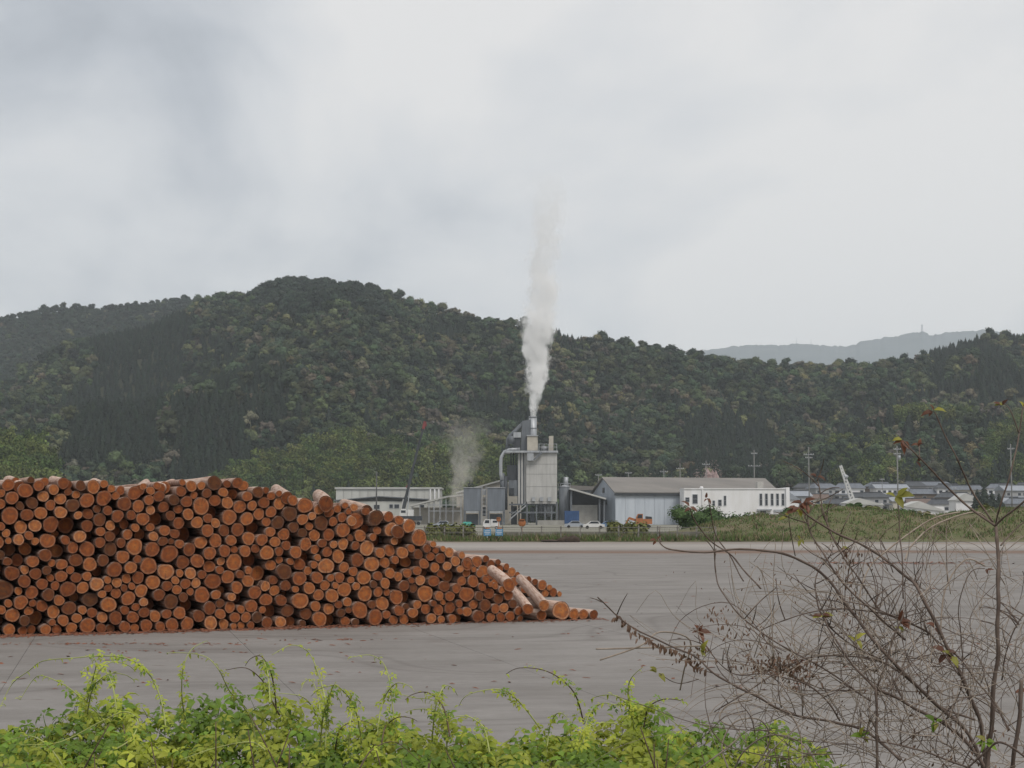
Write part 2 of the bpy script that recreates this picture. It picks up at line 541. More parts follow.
# raised ground the village stands on
def village_z(x, y):
    return interp(y, [(470, 0.0), (520, 0.6), (600, 5.0), (720, 11.0), (800, 16.0)])
vr = []
for Y in (465, 520, 560, 600, 660, 720, 800):
    vr.append([Vector((X, Y, -0.2 + village_z(X, Y) * min(1, max(0, (X - Y * 0.15) / 20)))) for X in seq(60, 420, 40)])
grid_mesh('village_slope', vr, M_GROUND)

# grassy embankment on the right of the yard's far edge
M_GRASSBANK = pm('bank_grass', (0.085, 0.10, 0.035), (0.13, 0.11, 0.06), 0.35, 0.95, 0.3, (0.5, 1, 1), coord='Position')
EB = [(620, 535), (660, 531), (700, 524), (725, 518), (760, 513), (800, 510), (820, 505), (845, 504), (870, 507), (900, 509), (920, 514), (950, 512), (975, 508), (1000, 507), (1030, 505), (1100, 500)]
def emb_top(px):
    return P(px, interp(px, EB), 172).z - 0.25
def emb_z(px, y):
    return max(-0.02, emb_top(px)) * interp(y, [(152, 0.0), (158, 0.35), (166, 0.85), (172, 1.0), (180, 0.95), (200, 0.0)]) + 0.12 * mnoise.noise(Vector((px / 12, y / 3, 1)))
er = []
for Y in (151.5, 154, 157, 160, 163, 166, 169, 172, 176, 180, 190, 200):
    er.append([Vector(((px - CX) / F * Y * cp, Y, emb_z(px, Y))) for px in seq(600, 1120, 90)])
grid_mesh('embankment', er, M_GRASSBANK)
# left of it, the verge along the fence
vr = []
for Y in (149.5, 151, 153, 156, 160, 170):
    vr.append([Vector((X, Y, interp(Y, [(149.5, -0.03), (151, 0.12), (156, 0.25), (170, -0.1)]) + 0.06 * mnoise.noise(Vector((X * 0.6, Y, 0))))) for X in seq(-60, 60, 90)])
grid_mesh('verge', vr, M_GRASSBANK)

# ================================================================== the wood on the hills (stuff)
def leaf_quad(mb, c, n, s, r, bend=0.25):
    n = n.normalized()
    a = Vector((r.gauss(0, 1), r.gauss(0, 1), r.gauss(0, 1)))
    u = n.cross(a)
    if u.length < 1e-4:
        u = Vector((1, 0, 0))
    u.normalize()
    v = n.cross(u)
    k = r.uniform(0.55, 1.0)
    mb.add([c - u * s + n * (-bend * s), c - v * s * k, c + u * s + n * (-bend * s), c + v * s * k], [(0, 1, 2, 3)])
def lump(mb, c, rad, r, sub_=1):
    bm = bmesh.new()
    bmesh.ops.create_icosphere(bm, subdivisions=sub_, radius=1.0)
    vs = [Vector(c) + Vector((v.co.x * rad[0], v.co.y * rad[1], v.co.z * rad[2])) * r.uniform(0.8, 1.1) for v in bm.verts]
    fs = [[v.index for v in f.verts] for f in bm.faces]
    bm.free()
    mb.add(vs, fs)
def broadleaf(seed, h=10.0, rad=4.2, lobes=9, q=26, ls=0.75):
    r = random.Random(seed)
    mb = MB()
    for i in range(lobes):
        a = r.uniform(0, 6.28)
        rr = rad * 0.62 * math.sqrt(r.random()) if i else 0
        z = h * r.uniform(0.38, 0.78) if i else h * 0.72
        lr = rad * r.uniform(0.36, 0.56)
        c = Vector((math.cos(a) * rr, math.sin(a) * rr, z))
        lump(mb, c, (lr * 0.8, lr * 0.8, lr * 0.7), r)
        for k in range(q):
            d = Vector((r.gauss(0, 1), r.gauss(0, 1), r.gauss(0, 1) + 0.35)).normalized()
            p = c + Vector((d.x * lr, d.y * lr, d.z * lr * 0.85)) * r.uniform(0.8, 1.12)
            leaf_quad(mb, p, d + Vector((r.uniform(-.6, .6), r.uniform(-.6, .6), r.uniform(-.2, .8))), r.uniform(0.5, 1.0) * ls, r)
    mb.tube([(0, 0, -2), (0.1, 0, h * 0.35), (0, 0, h * 0.6)], [0.25, 0.18, 0.08], 4)
    return mb
def conifer(seed, h=14.0, rad=2.6, tiers=13):
    r = random.Random(seed)
    mb = MB()
    for i in range(tiers):
        f = i / (tiers - 1)
        z = h * (0.16 + 0.84 * f)
        rr = rad * (1 - f ** 1.7) ** 0.8 + 0.3
        nb = 5 + int(9 * (1 - f))
        for k in range(nb):
            a = 6.283 * (k + r.random()) / nb
            d = Vector((math.cos(a), math.sin(a), 0))
            for q in (0.45, 0.85):
                leaf_quad(mb, d * rr * q * r.uniform(0.8, 1.15) + Vector((0, 0, z - rr * q * 0.35 + r.uniform(-.3, .3))), d + Vector((0, 0, r.uniform(0.4, 1.4))), rr * 0.34 + 0.22, r)
    mb.tube([(0, 0, -2), (0, 0, h * 0.5), (0, 0, h)], [0.3, 0.2, 0.05], 4)
    mb.tube([(0, 0, h * 0.2), (0, 0, h * 0.6), (0, 0, h * 0.93)], [rad * 0.7, rad * 0.6, 0.2], 6)
    return mb
def bamboo(seed):
    r = random.Random(seed)
    mb = MB()
    for i in range(7):
        a = r.uniform(0, 6.28); rr = 2.6 * math.sqrt(r.random())
        b = Vector((math.cos(a) * rr, math.sin(a) * rr, 0))
        lean = Vector((r.gauss(0, 1), r.gauss(0, 1), 0)).normalized() * r.uniform(1.0, 2.6)
        h = r.uniform(9, 13)
        pts = []
        for k in range(7):
            f = k / 6
            pts.append(b + lean * f ** 2.4 * 1.2 + Vector((0, 0, h * (f - 0.10 * f ** 4))))
        mb.tube(pts, [0.09] * 7, 3)
        for k in range(46):
            f = r.uniform(0.35, 1.0)
            i0 = min(5, int(f * 6)); p = pts[i0].lerp(pts[i0 + 1], f * 6 - i0)
            d = Vector((r.gauss(0, 1), r.gauss(0, 1), r.gauss(0, 0.5)))
            wd = 0.4 + 1.1 * math.sin(3.1 * (f - 0.3))
            leaf_quad(mb, p + d * 0.55 * wd, d + Vector((0, 0, 0.9)), r.uniform(0.3, 0.62), r, 0.4)
    return mb
protos = bpy.data.collections.new('tree_kinds')
kinds = []
for i in range(6):
    kinds.append(broadleaf(100 + i, h=9.5 + i * 0.5, rad=3.8 + 0.25 * i, lobes=8 + i % 3, q=24))
for i in range(3):
    kinds.append(conifer(200 + i, 12 + 0.7 * i, 2.5 + 0.25 * i))
for i in range(3):
    kinds.append(bamboo(300 + i))
for i in range(2):                                # thin, half bare crowns
    kinds.append(broadleaf(400 + i, h=10, rad=4.0, lobes=11, q=14, ls=0.45))
for i, mb in enumerate(kinds):
    me = mb.mesh('tree_kind', M_FOREST)
    o = bpy.data.objects.new('tree_kind_%02d' % i, me)
    protos.objects.link(o)

tr = random.Random(42)
pts, kidx, scl, rot, tcol = [], [], [], [], []
def hsv_jit(c, v, r):
    k = r.uniform(1 - v, 1 + v)
    return tuple(max(0.003, x * k * r.uniform(0.92, 1.08)) for x in c)
DARK = (0.024, 0.036, 0.024)
OLIVE = [(0.060, 0.086, 0.038), (0.078, 0.098, 0.044), (0.054, 0.080, 0.044), (0.092, 0.104, 0.052), (0.042, 0.064, 0.038), (0.034, 0.052, 0.032)]
PALE = [(0.17, 0.165, 0.08), (0.15, 0.138, 0.092), (0.145, 0.122, 0.08), (0.19, 0.195, 0.09)]
GREY = [(0.115, 0.104, 0.08), (0.10, 0.094, 0.07)]
BAMB = [(0.092, 0.125, 0.034), (0.13, 0.155, 0.045), (0.066, 0.10, 0.030)]
def sn(x, y, s):
    return mnoise.noise(Vector((x, y, s)))
def add_tree(p, k, s, c):
    pts.append(p); kidx.append(k); scl.append(s); rot.append(tr.uniform(0, 6.28)); tcol.append(c)
def species(px, py, p, layer):
    """what grows here: cedar plantation, bamboo grove or mixed wood"""
    w1 = 26 * sn(px / 45, py / 45, 2.0)
    ced = False
    if layer == 'main':
        # plantation strip running up the left flank, the summit cap, a gully by the centre
        lx = 90 + (470 - py) * 0.28
        if 320 < py < 474 and lx - 30 + w1 < px < lx + 62 + w1 * 0.8 and px < 222: ced = True
        if 255 + w1 < px < 385 + w1 and py < 318 + w1 * 0.7: return 'darkmix' if tr.random() < .62 or py < 292 else 'cedar'
        if 170 < px < 250 and py > 415 + w1: ced = True
        if 200 < px < 262 and 345 + w1 < py < 400: ced = tr.random() < 0.75
        if 690 + w1 < px < 780 + w1 and py > 420: ced = tr.random() < 0.7
        if sn(px / 60, py / 40, 11) > 0.42: ced = ced or tr.random() < 0.7
        if 222 + w1 < px < 520 + w1 and py > 455 + w1 * 0.9 + (10 if px < 300 else 0):
            g = sn(px / 22, py / 14, 21)
            return 'bamboo' if g > -0.22 else ('cedar' if g < -0.42 else 'mixed')
        if 830 < px and py > 452 + w1 * 0.4: return 'bamboo' if tr.random() < 0.4 + 0.5 * sn(px / 25, py / 20, 31) else 'mixed'
        if px > 930 and py < 400 and sn(px / 40, py / 30, 4) > -0.1: ced = True
    if layer == 'spur':
        if py > 425 and sn(px / 30, py / 30, 9) > 0.15: return 'cedar' if tr.random() < .7 else 'mixed'
        return 'bamboo' if (py < 432 and sn(px / 30, py / 20, 6) > -0.4) or px > 985 else 'mixed'
    if layer == 'knoll': return 'bamboo' if px < 52 and py > 452 + w1 * .4 else 'mixed'
    if layer == 'left' and tr.random() < 0.75: return 'darkmix'
    return 'cedar' if ced else 'mixed'
def plant(rows, layer, step, vmax=1.03):
    nr, ncn = len(rows), len(rows[0])
    X0, X1 = min(p.x for r in rows for p in r), max(p.x for r in rows for p in r)
    for i in range(nr - 1):
        for j in range(ncn - 1):
            a, b, e, d = rows[i][j], rows[i][j + 1], rows[i + 1][j], rows[i + 1][j + 1]
            if a.y > vmax * 2000: continue
            area = abs((b.x - a.x) * (e.y - a.y))
            n = area / step ** 2
            n = int(n) + (tr.random() < n - int(n))
            for q in range(n):
                f, g = tr.random(), tr.random()
                p = a.lerp(b, f).lerp(e.lerp(d, f), g)
                px, py = project(p)
                if px < -60 or px > 1084: continue
                if layer == 'knoll' and p.z < 1.5: continue
                if layer != 'left' and px > 770 and p.y < 735: continue
                kd = species(px, py, p, layer)
                hue = sn(p.x / 60, p.y / 60, 5)
                if kd == 'darkmix':
                    add_tree(p, tr.randrange(6), tr.uniform(0.6, 1.15), hsv_jit((0.034, 0.05, 0.034), 0.3, tr))
                elif kd == 'cedar':
                    add_tree(p, 6 + tr.randrange(3), tr.uniform(0.7, 1.0) * (0.8 if py < 400 else 1), hsv_jit(DARK, 0.22, tr))
                elif kd == 'bamboo':
                    add_tree(p, 9 + tr.randrange(3), tr.uniform(0.7, 1.3), hsv_jit(tr.choice(BAMB), 0.4, tr))
                else:
                    u = tr.random() + 0.6 * hue
                    if u < 0.64: k, c = tr.randrange(6), hsv_jit(tr.choice(OLIVE), 0.55, tr)
                    elif u < 0.76: k, c = (6 + tr.randrange(3) if py > 400 else tr.randrange(6)), hsv_jit(DARK, 0.3, tr)
                    elif u < 0.90: k, c = 12 + tr.randrange(2), hsv_jit(tr.choice(GREY), 0.25, tr)
                    else: k, c = tr.randrange(6), hsv_jit(tr.choice(PALE), 0.3, tr)
                    s = tr.uniform(0.42, 0.85) if tr.random() < 0.75 else tr.uniform(0.85, 1.3)
                    if c[0] > 0.1: s *= 0.9
                    add_tree(p, k, s, c)
plant(main_rows[:49], 'main', 4.6)
plant(left_rows[:48], 'left', 6.5)
plant(spur_rows[:22], 'spur', 5.2)
# dark knoll with bamboo in front of it at the left foot
plant(knoll_rows[:14], 'knoll', 4.2)
# thicket along the hill's foot behind the plant
for q in range(260):
    px = tr.uniform(200, 780); Y = tr.uniform(640, 690)
    k = tr.randrange(9, 12) if px < 500 and tr.random() < 0.6 else tr.randrange(6)
    add_tree(Vector(((px - CX) / F * Y, Y, -0.5)), k, tr.uniform(.8, 1.25), hsv_jit(tr.choice(BAMB if k > 8 else OLIVE), 0.25, tr))

fme = bpy.data.meshes.new('forest')
fme.from_pydata([tuple(p) for p in pts], [], [])
def attr(nm, typ, vals, key):
    a = fme.attributes.new(nm, typ, 'POINT')
    a.data.foreach_set(key, np.array(vals, dtype=np.float32 if typ != 'INT' else np.int32).ravel())
attr('kind', 'INT', kidx, 'value')
attr('size', 'FLOAT', scl, 'value')
attr('turn', 'FLOAT', rot, 'value')
attr('tcol', 'FLOAT_COLOR', [(*c, 1.0) for c in tcol], 'color')
forest = bpy.data.objects.new('forest', fme)
col.objects.link(forest)
tag(forest, 'dense mixed wood of dark cedars, olive broadleaf trees and bamboo covering the hills', 'forest', None, 'stuff')
ng = bpy.data.node_groups.new('forest_scatter', 'GeometryNodeTree')
ng.interface.new_socket('Geometry', in_out='INPUT', socket_type='NodeSocketGeometry')
ng.interface.new_socket('Geometry', in_out='OUTPUT', socket_type='NodeSocketGeometry')
gi, go = ng.nodes.new('NodeGroupInput'), ng.nodes.new('NodeGroupOutput')
ci = ng.nodes.new('GeometryNodeCollectionInfo')
ci.inputs['Collection'].default_value = protos
ci.inputs['Separate Children'].default_value = True
ip = ng.nodes.new('GeometryNodeInstanceOnPoints')
ip.inputs['Pick Instance'].default_value = True
def named(n, typ):
    a = ng.nodes.new('GeometryNodeInputNamedAttribute'); a.data_type = typ
    a.inputs['Name'].default_value = n
    return a.outputs[0]
cx_ = ng.nodes.new('ShaderNodeCombineXYZ')
e2r = ng.nodes.new('FunctionNodeEulerToRotation')
L = ng.links.new
L(gi.outputs[0], ip.inputs['Points'])
L(ci.outputs[0], ip.inputs['Instance'])
L(named('kind', 'INT'), ip.inputs['Instance Index'])
L(named('size', 'FLOAT'), ip.inputs['Scale'])
L(named('turn', 'FLOAT'), cx_.inputs[2])
L(cx_.outputs[0], e2r.inputs[0])
L(e2r.outputs[0], ip.inputs['Rotation'])
L(ip.outputs[0], go.inputs[0])
md = forest.modifiers.new('scatter', 'NODES'); md.node_group = ng
print('trees', len(pts))
#--SPLIT--
# ================================================================== the log stacks
A0, B0 = G(-130, 640), G(602, 619)
front_u = (B0 - A0); front_u.z = 0; FRONT_LEN = front_u.length; front_u.normalize()
back_d = Vector((-front_u.y, front_u.x, 0))              # the way the logs run, away from the camera
def line_hit(px, org):
    """where the view column px crosses the vertical plane through org along front_u"""
    d = ray(px, HOR)
    # org + s*u = t*d  (2D)
    den = front_u.x * d.y - front_u.y * d.x
    s = (d.x * org.y - d.y * org.x) / den
    s = (org.y * d.x - org.x * d.y) / den
    p = org + front_u * s
    return s, p
def stack_top(profile, org):
    out = []
    for px, py in profile:
        s, p = line_hit(px, org)
        out.append((s, P(px, py, p.y).z))
    return out
def pack(s0, s1, top, seed, rmean=0.113, limit=600):
    r = np.random.default_rng(seed)
    xs = np.linspace(s0, s1, 2200)
    tops = np.array([interp(x, top) for x in xs])
    H = {}
    X, Y, Rr = [], [], []
    fails = 0
    while len(X) < limit and fails < 60:
        rad = float(np.clip(r.lognormal(math.log(rmean), 0.25), 0.066, 0.20))
        if fails > 20:
            rad = float(r.uniform(0.07, 0.12))
        h = np.full(xs.shape, rad)
        for x, y, q in zip(X, Y, Rr):
            d = np.abs(xs - x)
            k = d < rad + q
            h[k] = np.maximum(h[k], y + np.sqrt((rad + q) ** 2 - d[k] ** 2))
        ok = (h + rad * 0.8 < tops) & (xs > s0 + rad) & (xs < s1 - rad)
        loc = np.zeros_like(ok)
        loc[1:-1] = (h[1:-1] <= h[:-2]) & (h[1:-1] <= h[2:])
        idx = np.nonzero(ok & loc)[0]
        if len(idx) == 0:
            fails += 1
            continue
        o = idx[np.argsort(h[idx] + r.uniform(0, 0.16, len(idx)))]
        i = o[0]
        X.append(float(xs[i])); Y.append(float(h[i])); Rr.append(rad)
        fails = 0
    return list(zip(X, Y, Rr))

# -- shared log meshes: unit radius, unit length along +Y, open at the sawn end which the cut_end closes
LOGV = 10
log_bodies, log_bodies_pale, log_ends, shapes = [], [], [], []
lr_ = random.Random(5)
SEG = 18
for k in range(LOGV):
    ph = [lr_.uniform(0, 6.28) for _ in range(3)]
    am = [lr_.uniform(0.01, 0.085), lr_.uniform(0.005, 0.045), lr_.uniform(0.0, 0.025)]
    prof = [1 + am[0] * math.cos(2 * a + ph[0]) + am[1] * math.cos(3 * a + ph[1]) + am[2] * math.cos(5 * a + ph[2]) + lr_.uniform(-.012, .012) for a in [6.28318 * j / SEG for j in range(SEG)]]
    shapes.append(prof)
def log_body(k, mat):
    mb = MB()
    prof = shapes[k]
    vs, fs = [], []
    for i, y in enumerate((0, 0.25, 0.5, 0.75, 1.0)):
        tp = 1 - 0.10 * y
        bx_, bz_ = 0.10 * math.sin(3.1 * y) * math.cos(k), 0.06 * math.sin(3.1 * y) * math.sin(k * 2)
        for j in range(SEG):
            a = 6.28318 * j / SEG
            vs.append((math.cos(a) * prof[j] * tp + bx_, y, math.sin(a) * prof[j] * tp + bz_))
    for i in range(4):
        for j in range(SEG):
            j2 = (j + 1) % SEG
            fs.append((i * SEG + j, (i + 1) * SEG + j, (i + 1) * SEG + j2, i * SEG + j2))
    mb.add(vs, fs, 0, True)
    mb.add([vs[4 * SEG + j] for j in range(SEG)], [tuple(range(SEG - 1, -1, -1))], 0)
    return mb
def end_verts(k):
    prof = shapes[k]
    vs = [(0, -0.0005, 0)]
    for f in (0.5, 1.0):
        for j in range(SEG):
            a = 6.28318 * j / SEG
            vs.append((math.cos(a) * prof[j] * f, 0, math.sin(a) * prof[j] * f))
    fs = [(0, 1 + j, 1 + (j + 1) % SEG) for j in range(SEG)]
    fs += [(1 + j, 1 + SEG + j, 1 + SEG + (j + 1) % SEG, 1 + (j + 1) % SEG) for j in range(SEG)]
    return vs, fs
def set_uv(me, coords):
    uvl = me.uv_layers.new(name='UVMap')
    li = np.zeros(len(me.loops), dtype=np.int32)
    me.loops.foreach_get('vertex_index', li)
    uvl.data.foreach_set('uv', np.array(coords, dtype=np.float32)[li].ravel())
for k in range(LOGV):
    log_bodies.append(log_body(k, M_BARK).mesh('log', M_BARK))
    log_bodies_pale.append(log_body(k, M_BARKPALE).mesh('log', M_BARKPALE))
    vs, fs = end_verts(k)
    me = MB().add(vs, fs, 0).mesh('cut_end', M_END)
    n = shapes[k]
    uvc = [(0, 0)] + [(math.cos(6.28318 * j / SEG) * f, math.sin(6.28318 * j / SEG) * f) for f in (0.5, 1.0) for j in range(SEG)]
    set_uv(me, uvc)
    log_ends.append(me)

def log_matrix(p, axis, rad, length, roll):
    y = axis.normalized()
    x = y.cross(Vector((0, 0, 1))).normalized()
    z = x.cross(y)
    m = Matrix((x, y, z)).transposed().to_4x4()
    m = m @ Matrix.Rotation(roll, 4, 'Y')
    return Matrix.Translation(p) @ m @ Matrix.Diagonal((rad, length, rad, 1))
TONES = [(0.03, 'grey weathered'), (0.10, 'dark brown'), (0.35, 'reddish brown'), (0.72, 'orange-brown'), (0.92, 'bright orange'), (1.01, 'pale fresh-cut')]
NTH = ['bottom', 'second', 'third', 'fourth', 'fifth', 'sixth', 'seventh', 'eighth', 'ninth', 'tenth', 'eleventh', 'twelfth', 'thirteenth']
def put_log(p, axis, rad, length, label, group, pale=False):
    k = lr_.randrange(LOGV)
    o = bpy.data.objects.new('log', (log_bodies_pale if pale else log_bodies)[k])
    col.objects.link(o)
    o.matrix_world = log_matrix(p, axis, rad, length, lr_.uniform(0, 6.28))
    tag(o, label, 'log', group)
    e = bpy.data.objects.new('cut_end', log_ends[k])
    col.objects.link(e)
    tone = lr_.random()
    e.color = (tone, tone, tone, 1)
    if '%s' in label:
        o['label'] = label % next(nm for lim, nm in TONES if tone < lim)
    e.parent = o
    return o

PROFILE = [(-130, 474), (0, 477), (30, 477), (62, 478), (80, 481), (110, 480), (130, 484), (165, 482), (185, 479), (205, 477), (216, 474), (238, 476), (252, 482), (270, 488), (292, 495), (310, 500), (330, 502), (352, 503), (372, 506), (392, 513), (410, 520), (424, 530), (434, 539), (448, 546), (462, 552), (470, 563), (484, 572), (498, 582), (508, 590), (517, 600), (524, 612), (530, 618), (550, 599), (566, 599), (572, 611), (600, 612)]
top1 = stack_top(PROFILE, A0)
smax = line_hit(523, A0)[0]
front = pack(0.0, smax, top1, 11)
print('front logs', len(front))
LOG_L = 4.0
# the largest stand as logs of their own, the small ones left over are one heap
vis = sorted(front, key=lambda q: -q[2])
n_own = 262
own = set(vis[:n_own])
rest_v, rest_f, rest_m, rest_uv, rest_r = [], [], [], [], []
for (s, h, rad) in front:
    p = A0 + front_u * s + back_d * (lr_.uniform(-0.06, 0.06) + (lr_.uniform(.25, .6) if lr_.random() < 0.1 else 0))
    p = Vector((p.x, p.y, h))
    ax = back_d + Vector((lr_.uniform(-.012, .012), 0, lr_.uniform(-.006, .006)))
    L_ = LOG_L * lr_.uniform(0.94, 1.05)
    if (s, h, rad) in own:
        size = 'very thick' if rad > 0.19 else 'thick' if rad > 0.155 else 'medium' if rad > 0.12 else 'slim'
        ontop = h + rad * 2.2 > interp(s, top1)
        spot = next(nm for lim, nm in ((95, 'at the tall end'), (182, 'under the dip'), (262, 'under the highest hump'), (345, 'under the fat jutting log'), (430, 'under the shoulder'), (9999, 'near the low tail')) if project((p.x, p.y, 1.5))[0] < lim)
        where = ('in big stack, topmost, %s course, ' if ontop else 'in big stack, %s course, ') + spot
        if h - rad < 0.03: where = 'in big stack, on the yard, ' + spot
        n_ = max(1, min(12, int(max(0, h - 0.12) / 0.255)))
        if h - rad < 0.03: n_ = 0
        put_log(p, ax, rad * 0.94, L_, '%s ' + size + ' log ' + (where % NTH[n_] if '%s' in where else where), 'logs of the big stack', pale=ontop)
    else:
        k = lr_.randrange(LOGV)
        m = log_matrix(p, ax, rad * 0.955, L_, lr_.uniform(0, 6.28))
        for me, mi in ((log_bodies[k], 0), (log_ends[k], 1)):
            o = len(rest_v)
            rest_v += [m @ v.co for v in me.vertices]
            rest_f += [[i + o for i in f.vertices] for f in me.polygons]
            rest_m += [mi] * len(me.polygons)
            if mi:
                rest_uv += [(0, 0)] + [(math.cos(6.28318 * j / SEG) * f, math.sin(6.28318 * j / SEG) * f) for f in (0.5, 1.0) for j in range(SEG)]
            else:
                rest_uv += [(0, 0)] * len(me.vertices)
            rest_r += [lr_.random()] * len(me.vertices)
me = bpy.data.meshes.new('small_logs')
me.from_pydata([tuple(v) for v in rest_v], [], rest_f)
me.materials.append(M_BARK); me.materials.append(M_ENDA)
me.polygons.foreach_set('material_index', rest_m)
set_uv(me, rest_uv)
a = me.attributes.new('rnd', 'FLOAT', 'POINT'); a.data.foreach_set('value', np.array(rest_r, dtype=np.float32))
o = bpy.data.objects.new('small_logs', me); col.objects.link(o)
tag(o, 'slim sawn logs filling the gaps between thicker ones in the big stack', 'logs', None, 'stuff')

# -- the fallen logs at the low end of the stack
def px_log(f_px, b_px, Yf, Yb, rad, label, pale=True, length=None):
    a, b = P(f_px[0], f_px[1], Yf), P(b_px[0], b_px[1], Yb)
    return put_log(a, b - a, rad, (b - a).length if not length else length, label, 'loose logs on the big stack', pale)
YE = line_hit(545, A0)[1].y
def base_log(px, rad, label, dy=0.0, yaw=0.0, pale=True):
    s, p = line_hit(px, A0)
    p = p + back_d * dy; p.z = rad
    ax = Matrix.Rotation(yaw, 3, 'Z') @ back_d
    return put_log(p, ax, rad, LOG_L * lr_.uniform(.95, 1.03), label, 'loose logs on the big stack', pale)
base_log(561, 0.215, 'thick pale-sided log lying on the yard at the foot of the big stack', 0.0, 0.03)
for px, rad, lb in ((574, 0.125, 'slim log on the yard beside the thick end log'), (584, 0.115, 'second slim log on the yard out from the thick end log'), (593.5, 0.105, 'last slim log on the yard at the very tip of the stack')):
    base_log(px, rad, lb, lr_.uniform(-.05, .1), lr_.uniform(-.03, .03))
base_log(540.5, 0.125, 'log on the yard wedged under the slanting fallen log', -0.05, 0.10)
px_log((544, 605.5), (520, 579), YE - 0.25, YE + 3.1, 0.125, 'pale fallen log slanting down the end of the big stack')
px_log((528, 609), (514, 590), YE - 0.5, YE + 3.2, 0.12, 'short-sided fallen log leaning on the end of the big stack')
# loose logs lying crosswise along the top
s_, tp = line_hit(325, A0)
for (fx, fy, bx2, by, rad, dy, lb) in (
        (326, 502, 317, 494, 0.19, -0.15, 'fat log jutting out on top where the stack starts to drop'),
        (367, 508, 338, 501, 0.13, 0.1, 'pale log lying askew on the shoulder of the stack'),
        (352, 519, 318, 512, 0.12, -0.12, 'thin log resting askew just under the shoulder of the stack'),
        (398, 530, 369, 519, 0.16, -0.12, 'stripped log poking out of the slope of the stack'),
        (467, 563, 446, 548, 0.14, -0.05, 'pale log slid down the lower slope of the stack'),
        (509, 583, 488, 566, 0.16, -0.1, 'pale log slid to the lower end of the slope'),
        (139, 488, 148, 481, 0.12, 0.05, 'pale log lying askew on the dip in the top of the stack'),
        (20, 485, 6, 478.5, 0.14, 0.1, 'pale log lying askew on the tall end of the stack'),
        (66, 483, 50, 479, 0.13, 0.2, 'stripped log turned sideways on the tall end of the stack'),
        (160, 487, 175, 482, 0.13, 0.3, 'stripped log turned sideways beside the dip of the stack'),
        (104, 485, 92, 480.5, 0.12, 0.3, 'slim log turned sideways before the dip of the stack'),
        (287, 496, 273, 487, 0.15, 0.0, 'reddish log tipped on the fall from the highest point')):
    y0 = line_hit(fx, A0)[1].y + dy
    px_log((fx, fy + 2), (lerp(fx, bx2, .8), lerp(fy + 2, by, .75)), y0, y0 + 2.4, rad * .88, lb)

# -- a second, lower stack behind
A1 = A0 + back_d * 9.5
prof2 = [(425, 556), (445, 551), (470, 557), (483, 555), (500, 560), (512, 567), (525, 577), (540, 576), (550, 583), (562, 588)]
# columns are measured along the second front
top2 = stack_top(prof2, A1)
for (s, h, rad) in pack(line_hit(428, A1)[0], line_hit(563, A1)[0], top2, 23, 0.14, 60):
    p = A1 + front_u * s + back_d * lr_.uniform(-.1, .1)
    put_log(Vector((p.x, p.y, h)), back_d + Vector((lr_.uniform(-.02, .02), 0, 0)), rad * 0.985, LOG_L, '%s sawn log, ' + NTH[min(12, int(h / 0.25))] + ' course of the low stack behind the big one', 'logs of the stack behind', True)

# -- bark litter along the foot of the stack (stuff)
M_LITTER = pm('bark_litter', (0.24, 0.095, 0.055), (0.12, 0.055, 0.035), 3.0, 0.95, coord='Position')
lb = MB()
ltr = random.Random(3)
def chip(p, s):
    a = ltr.uniform(0, 3.14)
    u = Vector((math.cos(a), math.sin(a), ltr.uniform(-.2, .2))) * s
    v = Vector((-math.sin(a), math.cos(a), ltr.uniform(-.2, .2))) * s * ltr.uniform(0.2, 0.5)
    z = Vector((0, 0, 0.012 * ltr.uniform(.4, 1)))
    lb.add([p - u - v, p + u - v, p + u + v, p - u + v, p + z], [(0, 1, 4), (1, 2, 4), (2, 3, 4), (3, 0, 4)])
for i in range(4200):
    s = ltr.uniform(-0.2, FRONT_LEN)
    dens = 0.5 + 0.5 * mnoise.noise(Vector((s * 0.8, 0, 5)))
    if s > FRONT_LEN * 0.62 and ltr.random() < 0.75: continue
    off = -abs(ltr.gauss(0, 0.16 + 0.3 * dens * (ltr.random() < 0.4)))
    p = A0 + front_u * s + back_d * (off + 0.05)
    p.z = 0.006 + max(0, 0.07 * dens * math.exp(off * 8)) * ltr.random()
    chip(p, ltr.uniform(0.015, 0.06))
for cxp, cyp, nn, sx_, sy_ in ((120, 644, 90, 1.3, 0.12), (320, 640, 30, 0.8, 0.2), (900, 563, 260, 2.6, 1.0), (190, 652, 25, 1.0, .3)):
    c = G(cxp, cyp)
    for i in range(nn):
        p = c + Vector((ltr.gauss(0, sx_), ltr.gauss(0, sy_), 0.006)); chip(p, ltr.uniform(0.02, 0.06) * (c.y / 28))
for i in range(210):
    p = G(ltr.uniform(-20, 1040), ltr.uniform(556, 690)); p.z = 0.006; chip(p, ltr.uniform(0.02, 0.07) * max(1, p.y / 40))
o = lb.build('bark_litter', M_LITTER, None, (0, 0, 0), fix=False)
tag(o, 'reddish bark chips strewn along the foot of the log stack', 'bark chips', None, 'stuff')
